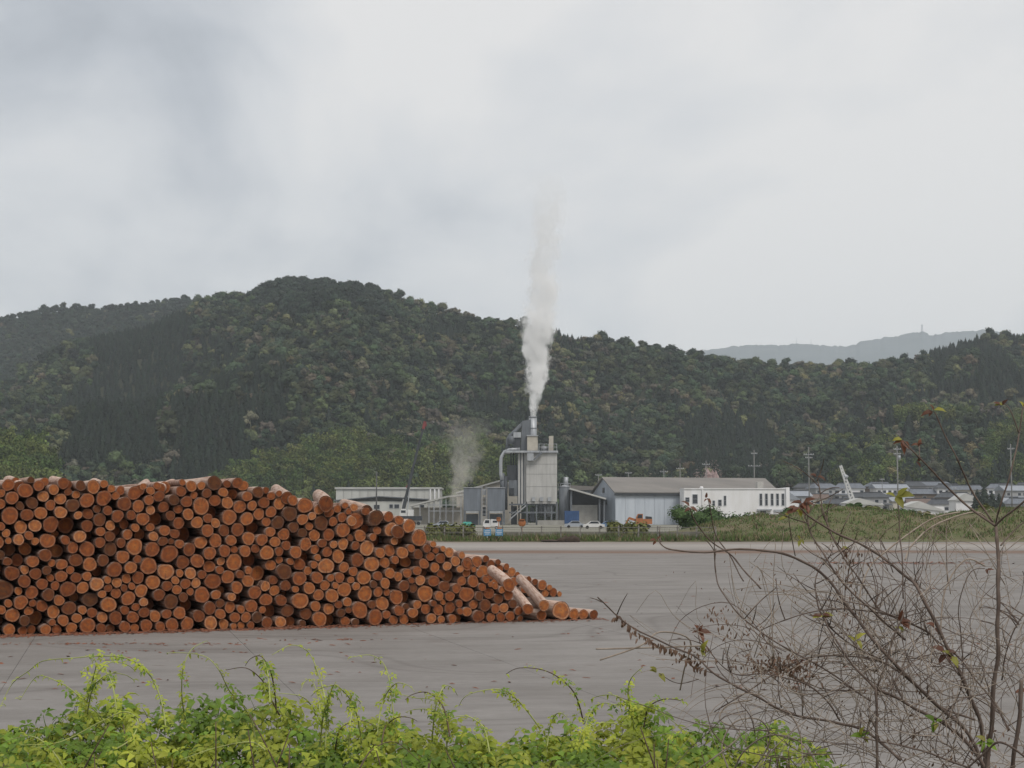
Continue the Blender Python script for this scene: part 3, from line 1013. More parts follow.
# ================================================================== the batching plant and sheds
M_CLAD = pm('plant_cladding', (0.46, 0.455, 0.44), (0.36, 0.355, 0.34), 0.35, 0.6, stretch=(3, 3, 0.35))
M_STEEL = pm('grey_steel', (0.15, 0.163, 0.18), (0.09, 0.10, 0.112), 0.5, 0.55, stretch=(2, 2, 0.4))
M_STEELD = pm('dark_steel', (0.05, 0.055, 0.062), (0.03, 0.034, 0.04), 0.5, 0.6, stretch=(2, 2, 0.5))
M_STEELL = pm('galvanised_steel', (0.42, 0.44, 0.46), (0.30, 0.31, 0.33), 0.6, 0.45, stretch=(2, 2, 0.4), metal=0.3)
M_BIN = pm('bin_blue_grey', (0.17, 0.19, 0.22), (0.115, 0.13, 0.15), 0.4, 0.6, stretch=(2, 2, 0.3))
M_CONC = pm('weathered_concrete', (0.40, 0.39, 0.36), (0.28, 0.27, 0.25), 0.5, 0.9)
M_BEIGE = pm('beige_sheet', (0.46, 0.43, 0.37), (0.38, 0.35, 0.30), 0.5, 0.7)
M_BLUE = pm('container_blue', (0.035, 0.09, 0.22), (0.025, 0.06, 0.15), 0.8, 0.5)
M_DARKIN = pm('unlit_interior', (0.03, 0.032, 0.035), (0.02, 0.02, 0.022), 0.5, 0.9)  # near-black colour stands in for the shade inside the open bay
M_WALLW = pm('white_render', (0.74, 0.74, 0.75), (0.64, 0.63, 0.62), 0.25, 0.8, stretch=(1.5, 1.5, 0.4))
M_WALLB = pm('pale_blue_sheet', (0.47, 0.51, 0.56), (0.40, 0.44, 0.49), 0.3, 0.6, stretch=(3, 3, 0.3))
M_GABLE = pm('gable_shade_shed_grey', (0.33, 0.37, 0.42), (0.27, 0.30, 0.345), 0.3, 0.65, stretch=(3, 3, 0.3))  # side sheet darkened: gable shade put into the colour; small shed shares it
M_ROOFG = pm('grey_brown_roof', (0.215, 0.20, 0.185), (0.165, 0.155, 0.145), 0.12, 0.85, stretch=(0.5, 2, 2))
M_WARE = pm('cream_grey_sheet', (0.49, 0.49, 0.46), (0.42, 0.42, 0.39), 0.2, 0.7, stretch=(2, 2, 0.3))
M_ROOFL = pm('light_sheet_roof', (0.48, 0.48, 0.46), (0.38, 0.38, 0.36), 0.2, 0.6)
M_GLASS = pm('dark_glass', (0.03, 0.035, 0.045), (0.02, 0.024, 0.03), 1.0, 0.15, spec=0.5)
M_ORANGE = pm('machine_orange', (0.40, 0.15, 0.055), (0.28, 0.11, 0.045), 1.2, 0.55)
M_WHITE = pm('vehicle_white', (0.64, 0.64, 0.63), (0.52, 0.52, 0.51), 1.0, 0.35)
M_RED = pm('signal_red', (0.22, 0.05, 0.05), (0.15, 0.04, 0.04), 1.0, 0.5)
M_RUBBER = pm('rubber', (0.03, 0.03, 0.03), (0.02, 0.02, 0.02), 2.0, 0.9)
M_TARP = pm('teal_tarpaulin', (0.05, 0.30, 0.24), (0.035, 0.22, 0.18), 0.9, 0.6)

PY = 485.0
def mid(x0, y0, x1, y1, Y): return P((x0 + x1) / 2, y1, Y)
pl = thing('batching_plant', 'tall grey and cream asphalt plant tower with smoking stack and side ducts', 'plant', (P(532, 524.6, PY).x, PY, 0))
def pbox(root, name, m, x0, y0, x1, y1, Y, dep, inset=None):
    return MB().pxbox(x0, y0, x1, y1, Y, dep).build(name, m, root)
# tower shell: core and three cladding bands with recessed seams
pbox(pl, 'tower_core', M_STEEL, 526.3, 453, 556.8, 502, PY + 0.25, 10)
for a_, b_ in ((453, 464), (464.3, 474), (474.3, 486.6), (486.9, 501.8)):
    for x_ in (0, 1, 2):
        xa = 526.2 + x_ * 10.3
        pbox(pl, 'wall_panel', M_CLAD, xa, a_, xa + 10.2, b_, PY, 0.2)
pbox(pl, 'stair_tower', M_STEEL, 517.5, 452.6, 526, 505, PY + 1.2, 7)
for xa in (518.2, 521.2):
    pbox(pl, 'wall_panel', M_CLAD, xa, 453, xa + 1.7, 505, PY + 0.9, 0.25)
pbox(pl, 'wall_panel', M_CLAD, 524.4, 453, 525.9, 505, PY + 0.9, 0.25)
pbox(pl, 'lower_skirt', M_CLAD, 527, 502.2, 556, 503.6, PY - 0.3, 9)
for xa in (532, 540, 548):
    mb = MB().pxbox(xa, 497, xa + 3.2, 501.2, PY - 0.9, 0.8); mb.build('vent_box', M_STEELL, pl)
# top deck and head house
pbox(pl, 'top_deck', M_STEELL, 505, 450.6, 558, 452.6, PY - 0.8, 11.5)
pbox(pl, 'head_house', M_BEIGE, 527.2, 436, 537.8, 450.5, PY + 0.5, 4.5)
pbox(pl, 'head_house_cap', M_STEELL, 526.6, 435, 538.4, 436, PY + 0.2, 5.2)
pbox(pl, 'corner_hutch', M_BEIGE, 549, 436, 553.4, 450.5, PY + 0.5, 3)
mb = MB()
for xa in (539, 544, 548.6, 556.8):
    a_ = P(xa, 450.5, PY - 0.5); mb.beam(a_, P(xa, 444, PY - 0.5), 0.14)
for yy_ in (444, 447):
    mb.beam(P(538.5, yy_, PY - 0.5), P(557, yy_, PY - 0.5), 0.12)
mb.build('handrail', M_STEELL, pl)
mb = MB(); mb.beam(P(538, 436.2, PY + 1), P(544, 435.2, PY + 1), 2.5, 0.25); mb.beam(P(538.5, 438.5, PY + 1), P(549, 439.5, PY + 1), 0.5)
mb.build('hoist_beam', M_STEELD, pl)
mb = MB(); mb.tube([P(541, 447.5, PY + 2.5), P(548, 448.5, PY + 2.5)], 0.7, 10); mb.build('screen_motor', M_STEELL, pl)
# stack: dark square uptake with a bright round pipe in front of its edge
mb = MB()
z0, z1 = P(0, 450.5, PY).z, P(0, 420.5, PY).z
xa, xb, xc = P(520.8, 450, PY).x, P(531.5, 450, PY).x, P(522.2, 450, PY).x
mb.prism([(xa, z0), (xb, z0), (xb, P(0, 418.6, PY).z), (xc, z1)], PY + 3, PY + 6)
mb.build('uptake', M_STEEL, pl)
sx0 = P(533, 450, PY).x
STACK_TOP = P(533, 416.5, PY + 4)
mb = MB(); mb.tube([(sx0, PY + 4, z0), (sx0, PY + 4, STACK_TOP.z)], [1.2, 1.2], 16); stk = mb.build('stack', M_STEELL, pl)
mb = MB()
for yy_ in (417, 428, 440):
    zz = P(0, yy_, PY + 4).z
    mb.tube([(sx0, PY + 4, zz - 0.2), (sx0, PY + 4, zz)], [1.3, 1.3], 16)
sub(mb, 'band', M_STEEL, stk, pl)
# inclined duct, cyclone and gantry
mb = MB(); mb.tube([P(507.5, 450, PY + 4), P(507.8, 440, PY + 4), P(509.5, 436.5, PY + 4), P(523, 423.5, PY + 4)], [0.55, 0.55, 0.6, 0.6], 8); mb.build('duct', M_STEEL, pl)
mb = MB(); mb.tube([P(511.8, 436, PY + 3), P(511.8, 444, PY + 3)], [1.0, 1.0], 10); mb.build('duct', M_STEEL, pl)
mb = MB(); mb.pxbox(513.4, 432.2, 521, 437.5, PY + 2.2, 2.4); cy_ = mb.build('fan_casing', M_STEELL, pl)
mb = MB(); mb.pxbox(513.8, 437.6, 520.6, 450.4, PY + 2.6, 2.2); mb.build('fan_base', M_STEELD, pl)
mb = MB()
for xa in (506.5, 510, 514, 518, 521):
    mb.beam(P(xa, 450.6, PY - 0.5), P(xa, 445.5, PY - 0.5), 0.1)
mb.beam(P(506, 445.6, PY - 0.5), P(521, 445.6, PY - 0.5), 0.1); mb.beam(P(506, 448, PY - 0.5), P(521, 448, PY - 0.5), 0.1)
mb.build('handrail', M_STEELD, pl)
mb = MB(); mb.tube([P(520, 449.3, PY + 1), P(510, 449.5, PY + 1), P(504.5, 452, PY + 1), P(501.4, 457, PY + 1), P(500.8, 463, PY + 1), P(500.8, 474, PY + 1), P(502, 480, PY + 1)], [0.55] * 7, 10); mb.build('bend_pipe', M_STEELL, pl)
# left flank: dust filter, box and small tank
mb = MB(); mb.pxbox(507, 465, 517.6, 480, PY + 2, 5); mb.build('dust_filter', M_STEELD, pl)
mb = MB()
for xa in (511, 513.5, 516):
    mb.tube([P(xa, 452.6, PY + 2.5), P(xa, 465.3, PY + 2.5)], 0.22, 6)
mb.build('hanger_pipes', M_STEELD, pl)
mb = MB(); mb.pxbox(508.6, 480.2, 518, 496, PY + 1.5, 5); fb = mb.build('filter_hopper', M_STEEL, pl)
mb = MB(); mb.pxbox(509.5, 488, 514, 494.5, PY + 0.6, 0.85); sub(mb, 'hatch', M_STEELD, fb, pl)
for xa, ya, yb, rr in ((502.3, 473, 492, 0.7), (505.6, 476, 510, 0.6)):
    mb = MB(); mb.tube([P(xa, yb, PY + 1.5), P(xa, ya, PY + 1.5)], rr, 10); mb.build('riser', M_STEEL if ya < 475 else M_STEELD, pl)
# staircase clinging to the front
mb = MB(); mb.pxbox(527.3, 453.2, 533.6, 460.6, PY - 1.6, 1.5); mb.build('landing', M_STEELL, pl)
mb = MB(); mb.beam(P(533.6, 460, PY - 1.2), P(542, 452.4, PY - 1.2), 0.9, 0.5); mb.beam(P(533.6, 457.4, PY - 1.5), P(542, 449.6, PY - 1.5), 0.1); mb.build('stair_flight', M_STEEL, pl)
# open base: columns, beams, mixer hopper, stairs
for xa in (527, 536.5, 545, 551.5, 557):
    mb = MB(); mb.beam(P(xa, 525, PY + 0.5), P(xa, 502, PY + 0.5), 0.45); mb.build('column', M_STEEL, pl)
for xa in (512, 519, 527, 545, 557):
    mb = MB(); mb.beam(P(xa, 525, PY + 8), P(xa, 502, PY + 8), 0.45); mb.build('column', M_STEELD, pl)
mb = MB()
for yy_ in (504.5, 512.5):
    mb.beam(P(509, yy_, PY + 0.5), P(557.4, yy_, PY + 0.5), 0.35, 0.5)
mb.beam(P(509, 504.5, PY + 8), P(557, 504.5, PY + 8), 0.3)
mb.build('beam', M_STEEL, pl)
mb = MB(); mb.tube([P(541.5, 504, PY + 3), P(541.5, 509, PY + 3), P(541.5, 516, PY + 3)], [2.0, 1.9, 0.6], 10); mb.build('mixer_hopper', M_STEEL, pl)
mb = MB(); mb.tube([P(549, 504, PY + 3), P(549, 510, PY + 3), P(549, 517, PY + 3)], [1.7, 1.6, 0.5], 10); mb.build('mixer_hopper', M_STEELL, pl)
mb = MB(); mb.pxbox(530, 507, 534.5, 521, PY + 4, 3); mb.build('control_cabin', M_BIN, pl)
mb = MB(); mb.beam(P(509, 520, PY - 0.4), P(526, 505.5, PY - 0.4), 1.1, 0.35); mb.beam(P(509, 516.8, PY - 0.7), P(526, 502.4, PY - 0.7), 0.1); mb.build('stair_flight', M_STEELL, pl)
mb = MB(); mb.pxbox(511, 506, 517, 524.5, PY + 4, 3); mb.build('pump_house', M_STEELD, pl)
mb = MB(); mb.prism([(P(555, 0, PY).x, P(0, 503, PY).z), (P(559, 0, PY).x, P(0, 516, PY).z), (P(564, 0, PY).x, P(0, 520.5, PY).z), (P(555, 0, PY).x, P(0, 520.5, PY).z)], PY + 2, PY + 5); mb.build('loading_chute', M_CLAD, pl)
mb = MB(); mb.pxbox(537.5, 520.3, 570, 526, PY - 2, 5); mb.build('loading_ramp', M_CONC, pl)

# two tall aggregate bins
for (xa, xb, lb) in ((463.5, 480.8, 'blue-grey steel bin block with the teal awning at its foot'), (487.2, 505, 'blue-grey steel bin block joined by pipes to the plant tower')):
    b_ = thing('aggregate_bin', lb, 'storage bin', (P((xa + xb) / 2, 524.6, 478).x, 478, 0), 'tall aggregate bins beside the plant')
    k = (xb - xa) / 4
    MB().pxbox(xa, 488, xb, 511, 478.25, 7).build('hopper_box', M_STEEL, b_)
    for q in range(4):
        MB().pxbox(xa + q * k + 0.05, 488.3, xa + (q + 1) * k - 0.05, 510.8, 478, 0.2).build('wall_panel', M_BIN, b_)
    MB().pxbox(xa - 0.3, 487.3, xb + 0.3, 488, 477.8, 7.4).build('top_rim', M_STEELL, b_)
    for q in (0, 1):
        x_ = xa if q == 0 else xb - 2.2
        MB().pxbox(x_, 511.2, x_ + 2.2, 526, 478.1, 1).build('leg', M_STEEL, b_)
        MB().pxbox(x_, 511.2, x_ + 2.2, 526, 483.6, 1).build('leg', M_STEEL, b_)
    MB().pxbox(xa + 2.4, 511.2, xb - 2.4, 512.8, 478.1, 1).build('lintel', M_STEELL, b_)
    MB().pxbox(xa + 2.6, 514, xb - 2.6, 526, 482, 0.6).build('gate', M_BIN, b_)
lad = thing('ladder_tower', 'pale ladder frame standing between the two bin blocks', 'ladder', (P(484, 524.6, 479).x, 479, 0))
for xa in (482, 486):
    MB().beam(P(xa, 526, 479), P(xa, 486.5, 479), 0.22).build('post', M_STEELL, lad)
for q in range(9):
    MB().beam(P(482, 490 + q * 4, 479), P(486, 490 + q * 4, 479), 0.15).build('rung', M_STEELL, lad)
for q, (ya, yb, mt) in enumerate(((489, 495, M_STEELL), (497, 505, M_BEIGE), (507, 516, M_STEEL))):
    MB().pxbox(482.6, ya, 485.6, yb, 480.5, 1.2).build('panel', mt, lad)

# round silo and lean-to
sl = thing('round_silo', 'slim grey round silo between the plant tower and the open lean-to', 'silo', (P(564.5, 524.6, 484).x, 484 + 1.8, 0))
mb = MB(); cxs = P(564.7, 520, 486).x
mb.tube([(cxs, 486, 0), (cxs, 486, P(0, 487, 486).z)], 1.75, 18); mb.build('shell', M_STEEL, sl)
mb = MB(); mb.tube([(cxs, 486, P(0, 487, 486).z), (cxs, 486, P(0, 485, 486).z)], [1.85, 0.6], 18); mb.build('cone_top', M_STEELL, sl)
mb = MB(); mb.tube([(cxs + .4, 486, P(0, 486, 486).z), (cxs + .4, 486, P(0, 477, 486).z)], [0.7, 0.7], 10); mb.build('filter_can', M_STEELL, sl)
mb = MB()
for q in range(8):
    a_ = 6.283 * q / 8; zt = P(0, 486.8, 486).z
    mb.beam((cxs + 1.8 * math.cos(a_), 486 + 1.8 * math.sin(a_), zt), (cxs + 1.8 * math.cos(a_), 486 + 1.8 * math.sin(a_), zt + 1.0), 0.08)
mb.tube([(cxs + 1.8 * math.cos(6.283 * q / 8), 486 + 1.8 * math.sin(6.283 * q / 8), zt + 1.0) for q in range(9)], 0.06, 4)
mb.build('guard_rail', M_STEELL, sl)

ln = thing('lean_to_shed', 'open lean-to with sloping pale roof over dark bay and pale block wall', 'shed', (P(588, 524.6, 480).x, 480, 0))
a_, b_ = P(569.5, 488.5, 480), P(606, 498.8, 480)
mb = MB(); mb.obox(((a_ + b_) / 2) + Vector((0, 6, 0)), (b_ - a_) / 2, (0, 6.6, 0), (0.05, 0, 0.22)); mb.build('roof', M_ROOFL, ln)
for xa, ya in ((571, 490.5), (599.5, 498.5), (604.2, 499.8)):
    MB().beam(P(xa, 525.5, 480.6), P(xa, ya, 480.6), 0.5).build('post', M_STEEL, ln)
MB().pxbox(570.6, 505, 597.5, 526, 484, 0.6).build('block_wall', M_CONC, ln)
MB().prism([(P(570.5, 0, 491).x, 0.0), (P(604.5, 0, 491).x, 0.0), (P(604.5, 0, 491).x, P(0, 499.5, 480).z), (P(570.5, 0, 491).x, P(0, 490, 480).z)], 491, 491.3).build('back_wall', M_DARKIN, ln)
MB().prism([(P(571, 0, 486).x, P(0, 504.5, 486).z), (P(604, 0, 486).x, P(0, 504.5, 486).z), (P(604, 0, 486).x, P(0, 500, 480).z), (P(571, 0, 486).x, P(0, 490.6, 480).z)], 485.2, 485.5).build('bay_shade_sheet', M_DARKIN, ln)  # added dark sheet: shade above the block wall painted as a surface
bc = thing('blue_container', 'blue steel container standing in front of the lean-to wall', 'container', (P(571.5, 524, 476).x, 476, 0))
for q in range(7):
    MB().pxbox(564.8 + q * 2.03, 511.2, 564.8 + q * 2.03 + 1.7, 523.4, 475.9, 0.3).build('rib', M_BLUE, bc)
MB().pxbox(564.6, 510.8, 579.2, 523.8, 476.1, 2.4).build('shell', M_BLUE, bc)

# long grey-roofed shed, turned so its gable shows
SH_Y = 478.0
crn = P(615.5, 523, SH_Y); crn.z = 0
sa = R(16)
du, dv = Vector((math.cos(sa), math.sin(sa), 0)), Vector((-math.sin(sa), math.cos(sa), 0))
sh = thing('long_shed', 'long shed with grey-brown pitched roof, pale blue side and darker shade-tinted gable', 'shed', crn)
eave = P(615.5, 493.2, SH_Y).z
Wd = 21.0; Ln = 53.0
rid = 14.2
def q4(mb, a, b, c, d): mb.add([a, b, c, d], [(0, 1, 2, 3)])
nP = 17
for q in range(nP):
    o_ = crn + du * (Ln * q / nP)
    mb = MB(); c_ = o_ + du * (Ln / nP / 2) + Vector((0, 0, eave / 2)) + dv * 0.1
    mb.obox(c_, du * (Ln / nP / 2 - 0.03), dv * 0.1, Vector((0, 0, eave / 2))); mb.build('wall_panel', M_WALLB, sh)
mb = MB(); g = [crn + dv * 0.2, crn + dv * Wd, crn + dv * Wd + Vector((0, 0, eave)), crn + dv * Wd / 2 + Vector((0, 0, rid - 0.3)), crn + dv * 0.2 + Vector((0, 0, eave))]
mb.add([p for p in g] + [p + du * 0.3 for p in g], [(0, 1, 2, 3, 4), (9, 8, 7, 6, 5)] + [(i, i + 5, (i + 1) % 5 + 5, (i + 1) % 5) for i in range(5)]); mb.build('gable_wall', M_GABLE, sh)
mb = MB(); mb.add([p + du * (Ln - 0.3) for p in g] + [p + du * Ln for p in g], [(0, 1, 2, 3, 4), (9, 8, 7, 6, 5)] + [(i, i + 5, (i + 1) % 5 + 5, (i + 1) % 5) for i in range(5)]); mb.build('gable_wall', M_GABLE, sh)
for s_ in (0, 1):
    e0 = crn + (dv * -0.7 if s_ == 0 else dv * (Wd + 0.7)) + Vector((0, 0, eave + 0.1)) - du * 0.6
    r0 = crn + dv * Wd / 2 + Vector((0, 0, rid)) - du * 0.6
    t_ = Vector((0, 0, 0.25)); l_ = du * (Ln + 1.2)
    mb = MB(); mb.add([e0, r0, r0 + l_, e0 + l_, e0 + t_, r0 + t_, r0 + l_ + t_, e0 + l_ + t_], [(0, 1, 2, 3), (7, 6, 5, 4), (0, 4, 5, 1), (1, 5, 6, 2), (2, 6, 7, 3), (3, 7, 4, 0)]); mb.build('roof', M_ROOFG, sh)
mb = MB(); mb.obox(crn + du * Ln / 2 - dv * 0.62 + Vector((0, 0, eave - 0.35)), du * (Ln / 2 + 0.5), dv * 0.12, Vector((0, 0, 0.35))); mb.build('eaves_gutter', M_STEELD, sh)
mb = MB(); c_ = crn + dv * (Wd / 2) - du * 0.08 + Vector((0, 0, 10.4)); mb.obox(c_, du * 0.06, dv * 0.9, Vector((0, 0, 0.8))); mb.build('window', M_GLASS, sh)
# white office block, flat roofed, in front of the shed
OY = 470.0
of = thing('white_office_block', 'flat-roofed white building with five tall slit windows near one end', 'building', (P(737, 524, OY).x, OY, 0))
MB().pxbox(684.3, 489.2, 786.5, 526, OY, 12).build('wall', M_WALLW, of)
MB().pxbox(683.8, 488.2, 787, 489.2, OY - 0.25, 12.5).build('parapet', M_WALLW, of)
MB().pxbox(786.6, 487.4, 789.6, 526, OY - 0.6, 11).build('end_pier', M_WALLW, of)
MB().pxbox(702.4, 489.4, 703.4, 526, OY - 0.35, 0.3).build('pilaster', M_WALLW, of)
def window(root, x0, y0, x1, y1, Y, fm=None, mullion=True):
    f = MB()
    t_ = 0.35
    f.pxbox(x0 - t_, y0 - t_, x1 + t_, y0, Y - 0.12, 0.22); f.pxbox(x0 - t_, y1, x1 + t_, y1 + t_, Y - 0.16, 0.26)
    f.pxbox(x0 - t_, y0, x0, y1, Y - 0.12, 0.22); f.pxbox(x1, y0, x1 + t_, y1, Y - 0.12, 0.22)
    if mullion:
        f.pxbox(x0, (y0 + y1) / 2 - 0.12, x1, (y0 + y1) / 2 + 0.12, Y - 0.10, 0.2)
    fo = f.build('window', fm or M_STEELL, root)
    p = MB().pxbox(x0, y0, x1, y1, Y - 0.045, 0.03)
    sub(p, 'pane', M_GLASS, fo, root)
for x0 in (759.8, 765.3, 771.0, 776.4, 781.8):
    window(of, x0, 493.8, x0 + 2.3, 505.3, OY)
for x0, y0, x1, y1 in ((685.6, 497.6, 689.2, 501.8), (692.8, 494.6, 697.4, 503.4), (712.8, 500.8, 714.8, 505.6), (718.4, 500, 721.4, 505.6), (724, 496, 726, 505.4)):
    window(of, x0, y0, x1, y1, OY)
MB().pxbox(758, 509, 772, 510.4, OY - 1.6, 1.6).build('door_canopy', M_STEELL, of)
MB().pxbox(760.5, 510.6, 766, 526, OY - 0.05, 0.06).build('door', M_GLASS, of)
MB().pxbox(774, 509.6, 786, 512, OY - 0.3, 0.28).build('name_board', M_STEELL, of)
mb = MB(); mb.tube([P(701.5, 488.2, OY + 3), P(701.5, 486.5, OY + 3)], [0.6, 0.4], 8); mb.build('roof_vent', M_WALLW, of)
mb = MB(); mb.pxbox(757.5, 481.5, 763.5, 488.3, OY + 5, 4); mb.build('roof_hut', M_CONC, of)

# cream warehouse on the left with its lower annex
WY = 520.0
wh = thing('cream_warehouse', 'long low cream-grey warehouse behind the truck crane', 'warehouse', (P(390, 524, WY).x, WY, 0))
nq = 13
for q in range(nq):
    x0 = lerp(335.6, 440.4, q / nq); x1 = lerp(335.6, 440.4, (q + 1) / nq)
    MB().pxbox(x0 + 0.05, 489.0, x1 - 0.05, 524, WY, 0.3).build('wall_panel', M_WARE, wh)
MB().pxbox(335.8, 489.0, 440.2, 524, WY + 0.32, 16).build('wall', M_WARE, wh)
MB().pxbox(334.6, 487.2, 441.2, 489, WY - 0.5, 18).build('roof', M_ROOFL, wh)
for x0 in (429.6, 434, 438):
    MB().pxbox(x0, 488.6, x0 + 1.5, 500, WY - 0.45, 0.5).build('pier', M_WALLW, wh)
mb = MB(); mb.beam(P(335, 500.6, WY - 3.5), P(380, 496.6, WY - 3.5), 7, 0.3); mb.build('annex_roof', M_STEEL, wh)
mb = MB(); mb.beam(P(380, 496.6, WY - 3.5), P(428, 499.4, WY - 3.5), 7, 0.3); mb.build('annex_roof', M_STEEL, wh)
MB().pxbox(338, 501.4, 427, 524, WY - 6, 5.6).build('annex_wall', M_WARE, wh)
for x0, x1, y0, y1 in ((374, 379.5, 505, 508.8), (389.5, 392.8, 504.5, 508), (394.4, 399, 504.5, 508), (420, 424, 505, 508)):
    window(wh, x0, y0, x1, y1, WY - 6, mullion=False)
# lean-to roofs between warehouse and bins
cv = thing('conveyor_shed', 'long pale sloping shed roof on a slender frame beside the bins', 'shed', (P(440, 524, 500).x, 500, 0))
a_, b_ = P(410, 506, 500), P(448, 496.4, 500)
mb = MB(); mb.obox((a_ + b_) / 2 + Vector((0, 4, 0)), (b_ - a_) / 2, (0, 4.4, 0), (0, 0, 0.25)); mb.build('roof', M_ROOFL, cv)
a_, b_ = P(448, 496.6, 500), P(470, 494, 500)
mb = MB(); mb.obox((a_ + b_) / 2 + Vector((0, 4, 0)), (b_ - a_) / 2, (0, 4.4, 0), (0, 0, 0.25)); mb.build('roof', M_ROOFL, cv)
for xa in (412, 420, 429, 434, 440, 446, 453, 461):
    ya = interp(xa, [(410, 506), (448, 497), (470, 494.5)])
    MB().beam(P(xa, 525, 500.5), P(xa, ya, 500.5), 0.3).build('post', M_STEELL, cv)
for yy_ in (505, 511):
    MB().beam(P(428.5, yy_, 500.5), P(461.5, yy_, 500.5), 0.25).build('rail', M_STEELL, cv)
MB().pxbox(412, 507.5, 462, 526, 506, 0.4).build('back_wall', M_BEIGE, cv)
bk = thing('pale_roofed_shed', 'shed with pale pitched roof rising behind the two bins', 'shed', (P(486, 520, 512).x, 512, 0))
mb = MB(); mb.prism([(P(458, 0, 512).x, 0), (P(521, 0, 512).x, 0), (P(521, 0, 512).x, P(0, 489, 512).z), (P(502, 0, 512).x, P(0, 480.5, 512).z), (P(458, 0, 512).x, P(0, 493, 512).z)], 512, 526); mb.build('wall', M_BEIGE, bk)
for (xa, ya, xb, yb) in ((456, 493, 502.2, 480.2), (501.8, 480.2, 523, 489.4)):
    a_, b_ = P(xa, ya, 511.5), P(xb, yb, 511.5)
    mb = MB(); mb.obox((a_ + b_) / 2 + Vector((0, 7.5, 0)), (b_ - a_) / 2, (0, 8, 0), (0, 0, 0.25)); mb.build('roof', M_ROOFL, bk)
bk = thing('small_grey_shed', 'small grey-roofed shed tucked behind the lean-to', 'shed', (P(590, 520, 512).x, 512, 0))
MB().pxbox(560, 490, 612, 526, 512, 12).build('wall', M_GABLE, bk)
mb = MB(); mb.prism([(P(556, 0, 511).x, P(0, 490.2, 511).z), (P(614, 0, 511).x, P(0, 490.2, 511).z), (P(607, 0, 511).x, P(0, 487.2, 511).z), (P(562, 0, 511).x, P(0, 484.8, 511).z)], 511, 525); mb.build('roof', M_ROOFG, bk)

# teal awning
tw = thing('teal_awning', 'small teal tarpaulin awning at the foot of the bins', 'awning', (P(469, 527, 420).x, 420, 0))
a_, b_, c_ = P(458.5, 527.5, 420), P(477, 527.5, 420), P(466, 521.8, 422)
for s_ in (-1, 1):
    mb = MB(); mb.add([a_ + Vector((0, 2 + 2.4 * s_, 0)), b_ + Vector((0, 2 + 2.4 * s_, 0)), c_ + Vector((1.2, 0, 0)), c_ + Vector((-0.6, 0, 0)), a_ + Vector((0, 2 + 2.4 * s_, -.1)), b_ + Vector((0, 2 + 2.4 * s_, -.1)), c_ + Vector((1.2, 0, -.1)), c_ + Vector((-0.6, 0, -.1))], [(0, 1, 2, 3), (7, 6, 5, 4), (0, 4, 5, 1), (1, 5, 6, 2), (2, 6, 7, 3), (3, 7, 4, 0)]); mb.build('canopy', M_TARP, tw)
for q in (a_, b_):
    for s_ in (-0.4, 4.3):
        MB().beam((q.x * 0.998, q.y + s_, 0), (q.x * 0.998, q.y + s_, q.z), 0.1).build('post', M_STEELL, tw)

# ------------------------------------------------------------------ truck crane with raised boom
ck = thing('truck_crane', 'white truck crane with long dark boom raised and a red boom tip', 'crane', (P(404, 523, 450).x, 450, 0))
MB().pxbox(398, 516, 422, 520.5, 448.8, 2.5).build('chassis', M_STEELD, ck)
mb = MB(); a_ = P(399.5, 516, 449); b_ = P(407, 508.8, 449)
mb.prism([(a_.x, a_.z), (b_.x, a_.z), (b_.x, b_.z - 0.8), (b_.x - 0.5, b_.z), (a_.x + 0.6, b_.z), (a_.x, b_.z - 0.9)], 449, 451.2)
cb = mb.build('cab', M_WHITE, ck)
sub(MB().pxbox(401, 510.4, 405.6, 512.8, 448.93, 0.05), 'window', M_GLASS, cb, ck)
mb = MB(); mb.pxbox(407.4, 509.6, 413.5, 516, 449, 2.2); mb.build('superstructure', M_WHITE, ck)
for xa in (400.5, 404.5, 414, 418.5):
    mb = MB(); c_ = P(xa, 521.6, 448.7); mb.tube([(c_.x, 448.5, 0.52), (c_.x, 449.1, 0.52)], 0.52, 12); mb.build('wheel', M_RUBBER, ck)
segs = [((403.0, 511), (406.2, 496.5), 0.75), ((406.0, 497.3), (413, 468), 0.62), ((412.8, 468.8), (419, 444), 0.5), ((418.8, 444.6), (423.4, 428), 0.42)]
for (p0, p1, wd) in segs:
    MB().beam(P(*p0, 450), P(*p1, 450), wd * 1.25, wd * 1.5).build('boom_section', M_STEELD, ck)
MB().beam(P(402.2, 512, 449.9), P(404.6, 499.5, 449.9), 0.9, 0.7).build('boom_foot', M_WHITE, ck)
mb = MB(); mb.beam(P(423.3, 429, 450), P(425.2, 421.5, 450), 0.8, 1.0); mb.beam(P(424.2, 424.5, 450), P(426.6, 425.2, 450), 0.6, 0.7); mb.build('boom_tip', M_RED, ck)
mb = MB(); mb.beam(P(406.4, 487.6, 450), P(408.9, 484.2, 450), 0.9, 0.5); mb.build('boom_lamp', M_RED, ck)
mb = MB(); mb.beam(P(407.4, 511, 450), P(409.5, 489, 450), 0.3); mb.build('lift_ram', M_STEELL, ck)
